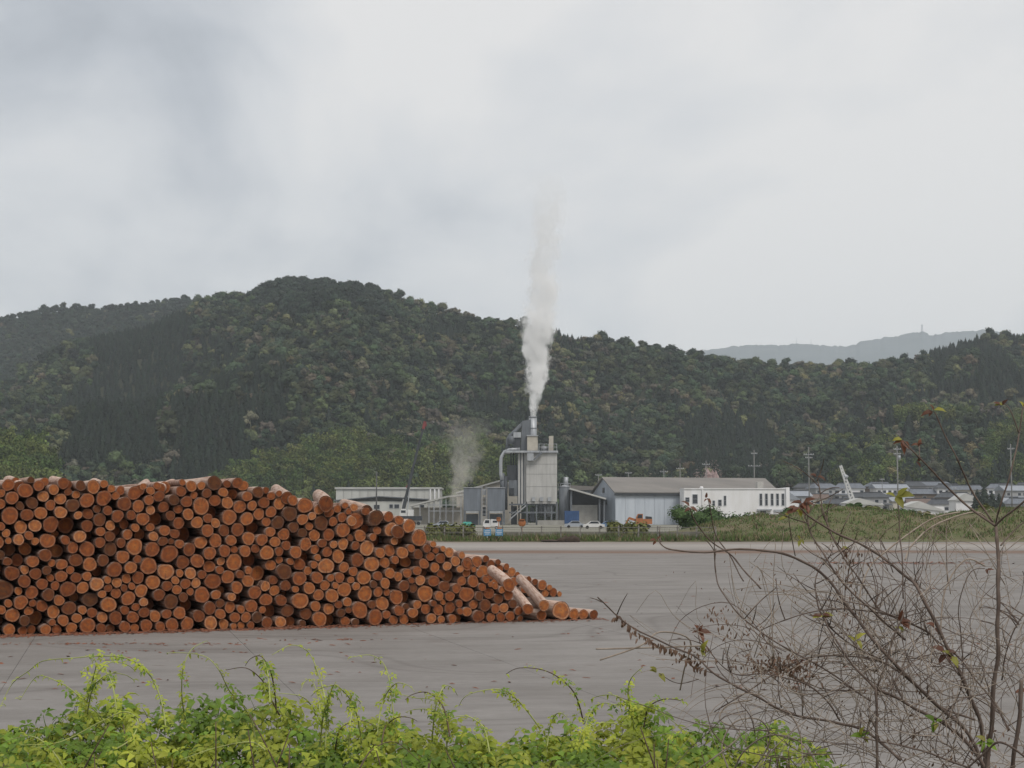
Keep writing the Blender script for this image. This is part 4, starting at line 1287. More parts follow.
# ================================================================== village, poles, fence, vehicles
M_TILE = [pm('slate_tile_roof', (0.16, 0.175, 0.20), (0.11, 0.12, 0.14), 0.5, 0.6, stretch=(3, 1, 1)), pm('dark_tile_roof', (0.075, 0.08, 0.09), (0.05, 0.055, 0.06), 0.5, 0.6, stretch=(3, 1, 1)), pm('brown_tile_roof', (0.17, 0.12, 0.10), (0.12, 0.09, 0.075), 0.5, 0.7, stretch=(3, 1, 1)), pm('silver_sheet_roof', (0.30, 0.32, 0.35), (0.23, 0.25, 0.28), 0.4, 0.5, stretch=(3, 1, 1))]
M_HW = [M_WALLW, pm('cream_wall', (0.50, 0.47, 0.40), (0.42, 0.39, 0.33), 0.4, 0.8), pm('grey_wall', (0.34, 0.34, 0.34), (0.27, 0.27, 0.27), 0.4, 0.8), pm('brown_timber_wall', (0.17, 0.13, 0.10), (0.11, 0.085, 0.065), 0.6, 0.85)]
ROOFN = ['slate-blue', 'near-black', 'brown', 'silver']
WALLN = ['white', 'cream', 'grey', 'brown timber']
hr = random.Random(17)
def house(px, Y, wpx, roofk, wallk, two, extra, rotz=None, lowh=None):
    """Japanese house: hipped/gabled tile roof, windows on the side we see"""
    X = (px - CX) / F * Y * cp
    z0 = village_z(X, Y) - 0.3
    W_ = wpx / F * Y; D_ = hr.uniform(6.5, 8.5)
    h1 = lowh or (5.4 if two else 3.0)
    rz = hr.uniform(-0.35, 0.35) if rotz is None else rotz
    lb = '%s-roofed house with %s walls %s' % (ROOFN[roofk], WALLN[wallk], extra)
    t = thing('house', lb, 'house', (X, Y, z0), 'houses of the village at the foot of the hill', rz)
    o = t.location.copy()
    def put(mb, name, m, parent=t):
        me = mb.mesh(name, m); mb.fix(me)
        ob = bpy.data.objects.new(name, me); col.objects.link(ob); ob.parent = parent
        return ob
    put(MB().box(-W_ / 2, W_ / 2, 0, D_, 0, h1), 'wall', M_HW[wallk])
    ov = 0.7
    rh = min(W_, D_) * 0.27
    x0, x1, y0, y1 = -W_ / 2 - ov, W_ / 2 + ov, -ov, D_ + ov
    ins = rh * 1.1 if roofk in (0, 1) else 0.0
    vs = [(x0, y0, h1), (x1, y0, h1), (x1, y1, h1), (x0, y1, h1), (x0 + ins, D_ / 2, h1 + rh), (x1 - ins, D_ / 2, h1 + rh)]
    mb = MB(); mb.add(vs, [(0, 1, 5, 4), (1, 2, 5), (2, 3, 4, 5), (3, 0, 4), (3, 2, 1, 0)])
    rf = put(mb, 'roof', M_TILE[roofk])
    put(MB().box(x0 + ins, x1 - ins, D_ / 2 - 0.2, D_ / 2 + 0.2, h1 + rh - 0.05, h1 + rh + 0.3), 'ridge_cap', M_TILE[1], rf)
    nw = max(2, int(W_ / 2.4))
    for fl in range(2 if two else 1):
        for q in range(nw):
            if hr.random() < 0.2: continue
            xc = -W_ / 2 + W_ * (q + 0.5) / nw
            zb = 0.8 + fl * 2.5
            f = put(MB().box(xc - 0.75, xc + 0.75, -0.06, 0.02, zb, zb + 1.25), 'window', M_STEELL)
            put(MB().box(xc - 0.65, xc + 0.65, -0.08, -0.061, zb + 0.1, zb + 1.15), 'pane', M_GLASS, f)
    if two:
        mb = MB(); a = W_ / 2 + ov
        mb.add([(-a, -1.6, 2.5), (a, -1.6, 2.5), (a, -0.01, 3.0), (-a, -0.01, 3.0), (-a, -1.6, 2.62), (a, -1.6, 2.62), (a, -0.01, 3.12), (-a, -0.01, 3.12)], [(0, 3, 2, 1), (4, 5, 6, 7), (0, 1, 5, 4), (1, 2, 6, 5), (2, 3, 7, 6), (3, 0, 4, 7)])
        put(mb, 'porch_roof', M_TILE[roofk])
    return t
HOUSES = [(800, 600, 24, 3, 2, 1), (815, 640, 26, 2, 1, 0), (828, 690, 26, 0, 2, 1), (850, 690, 30, 0, 0, 1), (866, 640, 28, 1, 1, 0), (884, 715, 26, 0, 3, 1), (893, 690, 34, 3, 0, 1), (902, 650, 26, 1, 0, 0), (915, 720, 22, 1, 2, 1), (925, 690, 30, 0, 3, 0), (936, 725, 40, 0, 2, 1), (951, 690, 26, 1, 0, 1), (957, 650, 34, 1, 3, 0), (966, 670, 34, 0, 1, 1), (985, 700, 26, 2, 1, 0), (1003, 690, 28, 0, 0, 1), (1020, 660, 30, 3, 2, 1), (1030, 700, 28, 1, 1, 1), (838, 590, 22, 1, 3, 0), (856, 580, 22, 0, 1, 0), (877, 590, 26, 1, 2, 1), (921, 590, 24, 2, 3, 0), (943, 585, 30, 1, 0, 0), (1000, 600, 34, 3, 1, 0), (1022, 590, 28, 0, 2, 0), (812, 700, 30, 1, 2, 1), (838, 725, 30, 1, 1, 0), (862, 722, 30, 2, 2, 0), (905, 610, 26, 3, 1, 0)]
EX = ['close under the wooded slope', 'in the middle of the village', 'behind the grassy embankment']
for (px, Y, wpx, rk, wk, two) in HOUSES:
    house(px, Y, wpx, rk, wk, two, EX[0] if Y >= 700 else EX[1] if Y >= 630 else EX[2])
# white pitched sheds and a pale hall just behind the embankment
def white_shed(px0, px1, ybot, ytop, Y, slope, label, mt):
    a, b = P(px0, ybot, Y), P(px1, ytop, Y)
    t = thing('white_shed', label, 'shed', ((a.x + b.x) / 2, Y, max(0, village_z(0, Y) - 1)))
    zb = t.location.z
    MB().box(a.x + 0.4, b.x - 0.4, Y, Y + 9, zb, lerp(a.z, b.z, 0.5)).build('wall', M_WALLW, t)
    zm = lerp(a.z, b.z, 0.5)
    MB().prism([(a.x, zm - 0.05), (b.x, zm - 0.05 - slope), (b.x, zm + 0.2 - slope), (lerp(a.x, b.x, 0.35), b.z), (a.x, zm + 0.2)], Y - 0.6, Y + 9.6).build('roof', mt, t)
    for q in range(3):
        xc = lerp(a.x, b.x, 0.25 + 0.25 * q)
        MB().box(xc - 0.8, xc + 0.8, Y - 0.05, Y + 0.02, zb + 0.3, zb + 2.2).build('door', M_STEELD if q == 1 else M_STEELL, t)
    return t
white_shed(846, 884, 509, 498, 520, 0.6, 'low white shed with shallow roof close behind the embankment', M_ROOFL)
white_shed(905, 945, 512, 501, 515, 1.6, 'white shed whose roof dips steeply to one side', M_ROOFL)
white_shed(955, 984, 508, 493, 560, 0.3, 'taller white hall beside the dark conifers', M_ROOFL)
white_shed(783, 800, 506, 492, 560, 0.4, 'small pale shed right beside the white office block', M_TILE[3])

# ------------------------------------------------------------------ pale lattice crane in the village
lc = thing('lattice_crane', 'pale crane with slanting lattice mast above the village roofs', 'crane', (P(853, 505, 545).x, 545, village_z(0, 545) - 0.5))
a0, a1 = P(854, 505, 545), P(840.5, 465.5, 545)
dd = (a1 - a0).normalized(); sd_ = Vector((0, 1, 0)).cross(dd).normalized()
ws, we = 0.75, 0.3
for s1 in (-1, 1):
    for s2 in (-1, 1):
        mb = MB(); mb.beam(a0 + sd_ * ws * s1 + Vector((0, 0.8 * s2, 0)), a1 + sd_ * we * s1 + Vector((0, 0.3 * s2, 0)), 0.28); mb.build('chord', M_WHITE, lc)
for q in range(12):
    f, g = q / 12, (q + 1) / 12
    s1 = 1 if q % 2 else -1
    for s2 in (-1, 1):
        mb = MB(); mb.beam(a0.lerp(a1, f) + sd_ * lerp(ws, we, f) * s1 + Vector((0, lerp(.8, .3, f) * s2, 0)), a0.lerp(a1, g) - sd_ * lerp(ws, we, g) * s1 + Vector((0, lerp(.8, .3, g) * s2, 0)), 0.2); mb.build('brace', M_WHITE, lc)
mb = MB(); mb.tube([P(847, 478, 545), P(843.5, 475, 545)], [0.9, 0.6], 8); mb.build('winch', M_STEELL, lc)
c_ = P(856, 507, 545); zb = lc.location.z
MB().box(c_.x - 2.6, c_.x + 2.6, 543.6, 546.6, zb + 0.9, zb + 3.2).build('house_body', M_WHITE, lc)
for s_ in (-1, 1):
    MB().box(c_.x - 3, c_.x + 3, 545 + 1.3 * s_ - .4, 545 + 1.3 * s_ + .4, zb, zb + 0.9).build('track', M_STEELD, lc)

# ------------------------------------------------------------------ utility poles
M_POLE = pm('pole_concrete', (0.21, 0.21, 0.205), (0.16, 0.16, 0.155), 1.0, 0.9)
M_POLEW = pm('pole_dark', (0.10, 0.10, 0.10), (0.07, 0.07, 0.07), 1.0, 0.9)
def pole(px, ytop, Y, rad, label, arms=((0.4, 1.2),), m=None, z0=None, can=False):
    X = P(px, ytop, Y).x
    zt = P(px, ytop, Y).z
    zb = 0.0 if z0 is None else z0
    m = m or M_POLE
    t = thing('utility_pole', label, 'pole', (X, Y, zb), 'utility poles')
    MB().tube([(X, Y, zb), (X, Y, zt)], [rad * 1.25, rad * 0.8], 8).build('shaft', m, t)
    for dz, hw in arms:
        a = MB().beam((X - hw, Y - rad, zt - dz), (X + hw, Y - rad, zt - dz), 0.14).build('crossarm', M_STEELL, t)
        mb = MB()
        for q in (-0.9, -0.45, 0.45, 0.9):
            mb.cyl((X + hw * q, Y - rad), 0.09, zt - dz + 0.07, zt - dz + 0.32, 6)
        sub(mb, 'insulators', M_WHITE, a, t)
    if can:
        MB().tube([(X + rad + 0.4, Y, zt - 4.2), (X + rad + 0.4, Y, zt - 2.8)], 0.4, 10).build('transformer', M_STEELL, t)
    return t
pole(376.6, 472, 440, 0.2, 'dark utility pole behind the log stack near the warehouse', (), M_POLEW)
pole(598.5, 474, 560, 0.16, 'thin pole at the gable of the long shed')
pole(628.5, 472, 560, 0.16, 'thin pole above the near part of the long shed roof')
pole(663.8, 469, 560, 0.16, 'pole above the middle of the long shed roof', ((1.0, 1.4),))
pole(680, 463, 560, 0.17, 'taller pole beside the pink blossom tree', ((2.0, 1.3),))
pole(706, 460.5, 560, 0.16, 'pole rising through the pink blossom tree', ((1.4, 1.3),))
pole(754, 450, 520, 0.2, 'tall pole over the end of the long shed roof', ((1.2, 1.0), (5.2, 2.0)))
pole(808.5, 447, 500, 0.19, 'tall pole beside the white office block', ((2.4, 1.6), (3.4, 1.1)), z0=0)
pole(897, 446, 480, 0.22, 'tall grey pole with transformer can in the village', ((1.0, 1.1), (2.4, 1.1)), z0=0, can=True)
pole(1010.5, 444, 480, 0.2, 'slender pole near the dark conifers', ((1.5, 1.0),), z0=0)
pole(882, 478, 620, 0.14, 'short pole between the village roofs', ((0.6, 0.9),), z0=5)
pole(954, 487, 640, 0.14, 'short pole by the silver village roof', ((0.6, 0.9),), z0=6)
# power lines strung between three of the tall poles
def wire(a, b, sag, label):
    pts_ = []
    for q in range(13):
        f = q / 12
        p = a.lerp(b, f); p.z -= sag * 4 * f * (1 - f); pts_.append(p)
    o = MB().tube(pts_, 0.025, 4).build('power_line', M_STEELD, None)
    tag(o, label, 'cable', 'power lines')
wire(P(754, 465.5, 520), P(808.5, 455, 500), 1.0, 'power line from the shed-end pole to the pole by the office')
wire(P(808.5, 455, 500), P(897, 450, 480), 1.4, 'power line from the office pole to the transformer pole')

# far mast on the mountain
ms = thing('antenna_mast', 'tiny lattice antenna mast on the crest of the far blue mountain', 'mast', P(922, 334, FARY - 5))
b0 = P(922, 333.5, FARY - 5); b1 = P(922, 324.5, FARY - 5)
for s1 in (-1, 1):
    for s2 in (-1, 1):
        MB().beam(b0 + Vector((3.5 * s1, 3.5 * s2, -6)), b1 + Vector((2.2 * s1, 2.2 * s2, 0)), 1.0).build('leg', M_STEELL, ms)
for q in range(6):
    f = (q + 0.5) / 6
    MB().box(b0.x - 3.4, b0.x + 3.4, b0.y - 3.4, b0.y + 3.4, lerp(b0.z, b1.z, f) - 0.5, lerp(b0.z, b1.z, f) + 0.5).build('platform', M_STEELL, ms)
for px_, yt in ((796.5, 338), (811, 339)):
    b0 = P(px_, 345.5, FARY - 5); b1 = P(px_, yt, FARY - 5)
    m_ = thing('antenna_pole', 'hair-thin antenna pole on the low part of the far mountain', 'mast', b0, 'thin poles on the far mountain')
    MB().tube([b0 - Vector((0, 0, 5)), b1], [1.2, 0.8], 5).build('shaft', M_STEELL, m_)

# ------------------------------------------------------------------ fence along the far edge of the yard
FY = 152.6
M_FPOST = pm('fence_post_concrete', (0.27, 0.255, 0.23), (0.19, 0.18, 0.16), 1.5, 0.9)
M_FRAIL = pm('fence_rail', (0.20, 0.19, 0.175), (0.13, 0.12, 0.11), 1.5, 0.8)
fx0, fx1 = P(250, 530, FY).x, P(716, 530, FY).x
fn = thing('boundary_fence', 'weathered post and wire fence along the far edge of the yard', 'fence', ((fx0 + fx1) / 2, FY, 0.15))
nfp = 25
pme = None
for q in range(nfp):
    X = lerp(fx0, fx1, q / (nfp - 1))
    if pme is None:
        pme = MB().box(-0.07, 0.07, -0.07, 0.07, 0, 1.35).mesh('post', M_FPOST)
    o = bpy.data.objects.new('post', pme); col.objects.link(o); o.parent = fn
    o.location = (X - fn.location.x, 0, -0.05 + hr.uniform(-.05, .05))
    o.rotation_euler = (hr.uniform(-.03, .03), hr.uniform(-.04, .04), 0)
for zz, th in ((1.22, 0.05), (0.75, 0.04)):
    MB().beam((fx0, FY - 0.1, zz + 0.1), (fx1, FY - 0.1, zz + 0.1), th, th).build('rail', M_FRAIL, fn)
for q in range(5):
    MB().beam((fx0, FY - 0.09, 0.35 + 0.19 * q), (fx1, FY - 0.09, 0.35 + 0.19 * q), 0.012).build('wire', M_FRAIL, fn)
mb = MB()
X = fx0
while X < fx1:
    mb.beam((X, FY - 0.085, 0.25), (X, FY - 0.085, 1.3), 0.010); X += 0.16
mb.build('mesh_wire', M_FRAIL, fn)
# low retaining wall behind the fence, section by section
rw = thing('retaining_wall', 'low mottled concrete wall behind the boundary fence', 'wall', (P(600, 530, 158).x, 158, 0))
for q in range(13):
    x0 = lerp(504, 700, q / 13); x1 = lerp(504, 700, (q + 1) / 13)
    a = P(x0, 534, 158); b = P(x1, 534, 158)
    MB().box(a.x + 0.03, b.x - 0.03, 158, 158.4, -0.1, 0.85 + hr.uniform(-.03, .03)).build('wall_block', pm('mossy_concrete', (0.20, 0.19, 0.165), (0.11, 0.11, 0.085), 0.9, 0.95), rw)

# ------------------------------------------------------------------ signs and mirrors at the fence
M_SIGN = pm('sign_blue', (0.10, 0.27, 0.45), (0.08, 0.21, 0.36), 3.0, 0.5)
for px_, tl, lb in ((487.3, 0.04, 'square blue notice board on a white post, beside the teal awning'), (499.2, -0.03, 'square blue notice board on a white post, in front of the white truck')):
    Y = 150.6
    c = P(px_, 532.5, Y)
    t = thing('notice_sign', lb, 'sign', (c.x, Y, 0.05), 'blue notice signs at the fence')
    MB().box(c.x - 0.05, c.x + 0.05, Y + 0.03, Y + 0.1, 0.0, c.z + 0.2).build('post', M_WHITE, t)
    MB().obox((c.x, Y, c.z), Vector((0.35, 0, 0.35 * tl)), (0, 0.02, 0), Vector((-0.3 * tl, 0, 0.32))).build('board', M_SIGN, t)
    mb = MB()
    for q, wd in enumerate((0.24, 0.27, 0.2)):
        mb.obox((c.x, Y - 0.025, c.z + 0.16 - 0.15 * q), (wd, 0, wd * tl), (0, 0.004, 0), (0, 0, 0.025))
    mb.build('lettering', M_WHITE, t)
    MB().obox((c.x + 0.02, Y + 0.01, c.z + 0.40), (0.2, 0, 0), (0, 0.02, 0), (0, 0, 0.05)).build('topper', M_ORANGE, t)
def mirror(px_, py_, Y, r, label):
    c = P(px_, py_, Y)
    t = thing('traffic_mirror', label, 'traffic mirror', (c.x, Y, 0.1), 'orange traffic mirrors')
    MB().tube([(c.x, Y + 0.12, 0.0), (c.x, Y + 0.12, c.z + 0.2)], 0.05, 8).build('post', M_ORANGE, t)
    mb = MB()
    vs = []
    for j in range(5):
        f = j / 4
        vs.append(((c.x, Y - 0.22 * (1 - f ** 2) * r / 0.4, c.z), r * math.sin(f * 1.5708)))
    ring = []
    pts_ = [(c.x, Y - 0.25 * r * math.cos(f * 1.5708) - 0.02, c.z) for f in (0.05, 0.35, 0.6, 0.8, 1.0)]
    mb.tube(pts_ + [(c.x, Y + 0.08, c.z)], [r * math.sin(f * 1.5708) for f in (0.05, 0.35, 0.6, 0.8, 1.0)] + [r * 1.02], 20)
    mb.build('mirror_back', M_ORANGE, t)
    MB().obox((c.x, Y - 0.02, c.z + r * 0.93), (r * 0.75, 0, 0), (0, 0.2, 0), (0, 0, 0.04)).build('hood', M_ORANGE, t)
mirror(522, 523, 153.8, 0.36, 'round orange traffic mirror seen from behind at the fence')
mirror(498.6, 519.5, 215.0, 0.30, 'smaller orange traffic mirror beside the white truck')

# ------------------------------------------------------------------ vehicles
def wheel(root, x, y, r, w_=0.2):
    wo_ = MB().tube([(x, y - w_ / 2, r), (x, y + w_ / 2, r)], r, 14).build('wheel', M_RUBBER, root)
    sub(MB().tube([(x, y - w_ / 2 - 0.02, r), (x, y - w_ / 2 - 0.002, r)], r * 0.55, 10), 'rim', M_STEELL, wo_, root)
Y = 300.0
c = P(491, 526, Y)
tk = thing('white_truck', 'small white cab-over truck parked behind the blue notice boards', 'truck', (c.x, Y, 0))
mb = MB(); mb.prism([(c.x - 1.5, 0.45), (c.x - 0.1, 0.45), (c.x - 0.1, 1.85), (c.x - 1.15, 1.9), (c.x - 1.5, 1.15)], Y, Y + 1.5); cb = mb.build('cab', M_WHITE, tk)
sub(MB().prism([(c.x - 1.22, 1.15), (c.x - 0.3, 1.15), (c.x - 0.3, 1.7), (c.x - 1.05, 1.72)], Y - 0.03, Y - 0.004), 'side_window', M_GLASS, cb, tk)
MB().box(c.x - 0.05, c.x + 1.6, Y, Y + 1.5, 0.6, 1.1).build('cargo_bed', M_WHITE, tk)
MB().prism([(c.x + 0.0, 1.11), (c.x + 1.55, 1.11), (c.x + 1.55, 1.75), (c.x + 0.0, 1.9)], Y + 0.05, Y + 1.45).build('cargo_cover', M_WHITE, tk)
MB().box(c.x + 0.3, c.x + 1.2, Y + 0.02, Y + 0.05, 1.25, 1.65).build('cover_window', M_GLASS, tk)
for x_ in (-1.0, 1.0):
    for y_ in (0.12, 1.38): wheel(tk, c.x + x_, Y + y_, 0.3)
def car(px_, Y, mat, label, z=0.0):
    c = P(px_, 524, Y)
    t = thing('parked_car', label, 'car', (c.x, Y, z), 'cars parked by the plant')
    L_, zz = 2.1, z
    MB().prism([(c.x - L_, zz + .35), (c.x + L_, zz + .35), (c.x + L_, zz + .85), (c.x + 1.2, zz + .98), (c.x - 1.3, zz + .98), (c.x - L_, zz + .8)], Y, Y + 1.7).build('body', mat, t)
    cb = MB().prism([(c.x - 1.3, zz + .985), (c.x + 1.35, zz + .985), (c.x + 0.8, zz + 1.5), (c.x - 0.6, zz + 1.5)], Y + 0.1, Y + 1.6).build('cabin', mat, t)
    sub(MB().prism([(c.x - 1.05, zz + 1.03), (c.x + 1.1, zz + 1.03), (c.x + 0.7, zz + 1.42), (c.x - 0.52, zz + 1.42)], Y + 0.07, Y + 0.095), 'side_window', M_GLASS, cb, t)
    for x_ in (-1.3, 1.3):
        for y_ in (0.1, 1.6):
            wo_ = MB().tube([(c.x + x_, Y + y_ - 0.1, zz + .32), (c.x + x_, Y + y_ + 0.1, zz + .32)], 0.32, 12).build('wheel', M_RUBBER, t)
    return t
M_SILV = pm('vehicle_silver', (0.42, 0.45, 0.50), (0.36, 0.39, 0.43), 1.0, 0.3, metal=0.4)
M_CARBLUE = pm('vehicle_blue', (0.12, 0.20, 0.33), (0.10, 0.16, 0.27), 1.0, 0.3)
car(575, 330, M_SILV, 'silver car parked in front of the blue container')
car(594, 315, M_WHITE, 'white car parked in front of the lean-to')
car(609, 330, M_CARBLUE, 'blue-grey car parked at the gable of the long shed')
car(443, 330, M_SILV, 'silver car parked beyond the teal awning')

Y = 330.0
c = P(642, 526, Y)
ex = thing('orange_excavator', 'orange excavator standing in front of the long shed', 'excavator', (c.x, Y, 0))
for y_ in (0.2, 2.2):
    mb = MB(); mb.prism([(c.x - 1.9, 0.35), (c.x - 1.5, 0), (c.x + 1.5, 0), (c.x + 1.9, 0.35), (c.x + 1.5, 0.75), (c.x - 1.5, 0.75)], Y + y_ - .3, Y + y_ + .3); mb.build('track', M_RUBBER, ex)
MB().box(c.x - 1.2, c.x + 2.1, Y - 0.1, Y + 2.5, 0.85, 1.9).build('engine_body', M_ORANGE, ex)
MB().prism([(c.x + 0.9, 1.905), (c.x + 2.1, 1.905), (c.x + 2.0, 2.35), (c.x + 0.9, 2.45)], Y, Y + 2.4).build('counterweight', M_STEELD, ex)
cb = MB().prism([(c.x - 1.15, 1.905), (c.x + 0.2, 1.905), (c.x + 0.2, 2.95), (c.x - 0.8, 2.95), (c.x - 1.15, 2.3)], Y, Y + 1.1).build('cab', M_ORANGE, ex)
sub(MB().prism([(c.x - 1.0, 2.05), (c.x + 0.05, 2.05), (c.x + 0.05, 2.8), (c.x - 0.72, 2.8)], Y - 0.03, Y - 0.004), 'window', M_GLASS, cb, ex)
MB().beam((c.x - 1.1, Y + 1.6, 1.6), (c.x - 2.6, Y + 1.6, 2.1), 0.4, 0.5).build('boom', M_ORANGE, ex)
MB().beam((c.x - 2.5, Y + 1.6, 2.15), (c.x - 3.2, Y + 1.6, 0.9), 0.3, 0.35).build('arm', M_ORANGE, ex)
MB().prism([(c.x - 3.5, 0.9), (c.x - 2.9, 0.9), (c.x - 2.7, 0.3), (c.x - 3.2, 0.05), (c.x - 3.7, 0.4)], Y + 1.2, Y + 2.0).build('bucket', M_STEELD, ex)

# ------------------------------------------------------------------ shrubs and single trees
def leafy(name, label, cat, loc, rx, rz, n, ls, mat, seed, group=None, ry=None, trunk=True):
    r = random.Random(seed)
    t = thing(name, label, cat, loc, group)
    mb = MB()
    ry = ry or rx * 0.6
    lob = [(r.uniform(-.7, .7), r.uniform(-.6, .6), r.uniform(0.25, 0.8), r.uniform(.3, .5)) for _ in range(14)]
    for (a, b, c, q) in lob:
        cc = Vector((a * rx, b * ry, c * rz))
        lump(mb, cc, (q * rx * .75, q * ry * .75, q * rz * .6), r)
        for k in range(n // 14):
            d = Vector((r.gauss(0, 1), r.gauss(0, 1), r.gauss(0, 1) + .3)).normalized()
            p = cc + Vector((d.x * q * rx, d.y * q * ry, d.z * q * rz * .85)) * r.uniform(.8, 1.15)
            if p.z < 0.02: p.z = 0.02
            leaf_quad(mb, p, d + Vector((0, 0, .5)), ls * r.uniform(.5, 1), r)
    me = mb.mesh('crown', mat)
    o = bpy.data.objects.new('crown', me); col.objects.link(o); o.parent = t
    if trunk:
        m2 = MB()
        m2.tube([(0, 0, -0.2), (rx * .05, 0, rz * .4), (0, 0, rz * .7)], [rx * .05, rx * .035, rx * .012], 6)
        for q in range(4):
            a = 1.6 * q
            m2.tube([(0, 0, rz * .25), (math.cos(a) * rx * .3, math.sin(a) * ry * .3, rz * .6)], [rx * .03, rx * .01], 5)
        me = m2.mesh('trunk', pm('tree_bark', (0.12, 0.09, 0.07), (0.07, 0.055, 0.04), 2.0, 0.95))
        o = bpy.data.objects.new('trunk', me); col.objects.link(o); o.parent = t
    return t
M_BUSH = pm('bush_green', (0.065, 0.115, 0.03), (0.04, 0.075, 0.02), 0.9, 0.7)
M_BUSHY = pm('bush_yellow_green', (0.14, 0.15, 0.04), (0.09, 0.10, 0.03), 0.9, 0.7)
M_BLOSSOM = pm('blossom_pink', (0.42, 0.32, 0.31), (0.28, 0.20, 0.19), 0.7, 0.8)
M_FIR = pm('fir_green', (0.022, 0.034, 0.02), (0.014, 0.022, 0.014), 0.9, 0.8)
def bush(px_, ytop, Y, wpx, label, mat, seed, n=700, z0=0.1, name='bush'):
    c = P(px_, ytop, Y)
    leafy(name, label, 'bush', (c.x, Y, z0), wpx / 2 / F * Y, (c.z - z0) * 1.02, n, 0.22, mat, seed, 'bushes behind the fence')
bush(700, 507.5, 200, 62, 'big rounded dark green bush in front of the white office block', M_BUSH, 1, 2200)
bush(735, 514, 190, 40, 'lower green bush joined to the big rounded one', M_BUSH, 2, 1200)
bush(614, 522.5, 158, 20, 'small yellow-green bush at the fence by the long shed', M_BUSHY, 3, 500)
bush(636, 523, 158, 26, 'straggly bush in front of the orange excavator', M_BUSHY, 4, 420)
bush(762, 516, 185, 44, 'ragged bush on the embankment below the slit windows', M_BUSHY, 5, 900)
for q, (px_, wpx) in enumerate(((437, 26), (452, 24), (466, 20))):
    bush(px_, 525.5, 154.5, wpx, ['clipped ivy hedge clump at the end of the fence', 'ivy hedge clump between two others', 'ivy hedge clump next to the first blue notice board'][q], M_BUSHY, 20 + q, 500, 0.1)
for q in range(9):
    px_ = 795 + q * 27 + hr.uniform(-6, 6)
    bush(px_, interp(px_, EB) - hr.uniform(-1, 3), 176, hr.uniform(16, 34), ['low dark green', 'low yellow-green'][q % 2] + ' scrubby bush along the crest of the embankment', [M_BUSH, M_BUSHY][q % 2], 40 + q, 420, emb_z(px_, 176) - 0.4, 'scrub_bush')
c = P(706, 478, 600)
leafy('blossom_tree', 'pale pink blossoming tree behind the long shed roof', 'tree', (c.x, 600, 0), 5.6, 21.5, 1400, 0.4, M_BLOSSOM, 77)
for q, (px_, yt, Y) in enumerate(((984, 484, 540), (977, 490, 548), (992, 492, 545), (999, 494, 550))):
    c = P(px_, yt, Y); z0 = village_z(0, Y) - 0.5
    t = thing('conifer', ['tallest dark pointed conifer beside the white hall', 'second dark conifer beside the white hall', 'short dark conifer in the clump by the white hall', 'outermost dark conifer of the clump by the white hall'][q], 'tree', (c.x, Y, z0), 'dark conifers in the village')
    kk = conifer(500 + q, c.z - z0, 2.4, 14)
    me = kk.mesh('crown', M_FIR); o = bpy.data.objects.new('crown', me); col.objects.link(o); o.parent = t
    me = MB().tube([(0, 0, 0), (0, 0, 1.9)], [0.2, 0.17], 6).mesh('trunk', pm('tree_bark', (0.1, 0.08, 0.06))); o = bpy.data.objects.new('trunk', me); col.objects.link(o); o.parent = t

# soil heap beside the fence
mb = MB()
for (px_, py_, rr, hh) in ((561, 541, 0.6, 0.3), (566, 540.5, 0.7, 0.42), (571.5, 541, 0.6, 0.45), (550, 542, 0.9, 0.12)):
    c = G(px_, py_)
    bm = bmesh.new(); bmesh.ops.create_icosphere(bm, subdivisions=3, radius=1)
    vs = [Vector((c.x + v.co.x * rr, 149 + v.co.y * rr * .8, max(-0.03, v.co.z * hh * (1 + .6 * mnoise.noise(v.co * 3 + Vector((px_, 0, 0)))) + 0.1))) for v in bm.verts]
    mb.add(vs, [[v.index for v in f.verts] for f in bm.faces], 0, True); bm.free()
o = mb.build('soil_heap', pm('dark_soil', (0.06, 0.042, 0.03), (0.035, 0.025, 0.018), 1.5, 0.95, 0.5), None)
tag(o, 'small heap of dark brown soil on the verge by the fence', 'soil heap')

# rough grass along the verge and up the embankment (stuff)
gb = MB(); gr = random.Random(9)
def blade(p, h, wd):
    a = gr.uniform(0, 6.28); d = Vector((math.cos(a), math.sin(a), 0)); l = Vector((gr.gauss(0, .3), gr.gauss(0, .3), 0)) * h
    gb.add([p - d * wd, p + d * wd, p + l + Vector((0, 0, h))], [(0, 1, 2)], 0 if gr.random() < .62 else (1 if gr.random() < .6 else 2))
for i in range(26000):
    Y = gr.uniform(149.8, 157); px_ = gr.uniform(250, 790)
    X = (px_ - CX) / F * Y
    cl = mnoise.noise(Vector((X * .5, Y * .5, 0)))
    if cl < -0.25 and gr.random() < 0.7: continue
    blade(Vector((X, Y, 0.1)), gr.uniform(.15, .62) * (1 + cl), 0.05)
for i in range(17000):
    Y = gr.uniform(151.6, 178); px_ = gr.uniform(690, 1060)
    cl = mnoise.noise(Vector((px_ * .06, Y * .3, 2)))
    p = Vector(((px_ - CX) / F * Y * cp, Y, emb_z(px_, Y) - 0.04))
    blade(p, gr.uniform(.08, .34) * (1 + 1.5 * cl), 0.07)
o = gb.build('rough_grass', [pm('grass_green', (0.10, 0.15, 0.035), (0.06, 0.10, 0.028), 0.5, 0.8, coord='Position'), pm('grass_straw', (0.24, 0.19, 0.11), (0.16, 0.13, 0.08), 0.5, 0.9, coord='Position'), pm('grass_brown', (0.12, 0.085, 0.055), (0.08, 0.06, 0.04), 0.5, 0.9, coord='Position')], None, (0, 0, 0), fix=False)
tag(o, 'rough green and straw-coloured grass on the verge and embankment', 'grass', None, 'stuff')
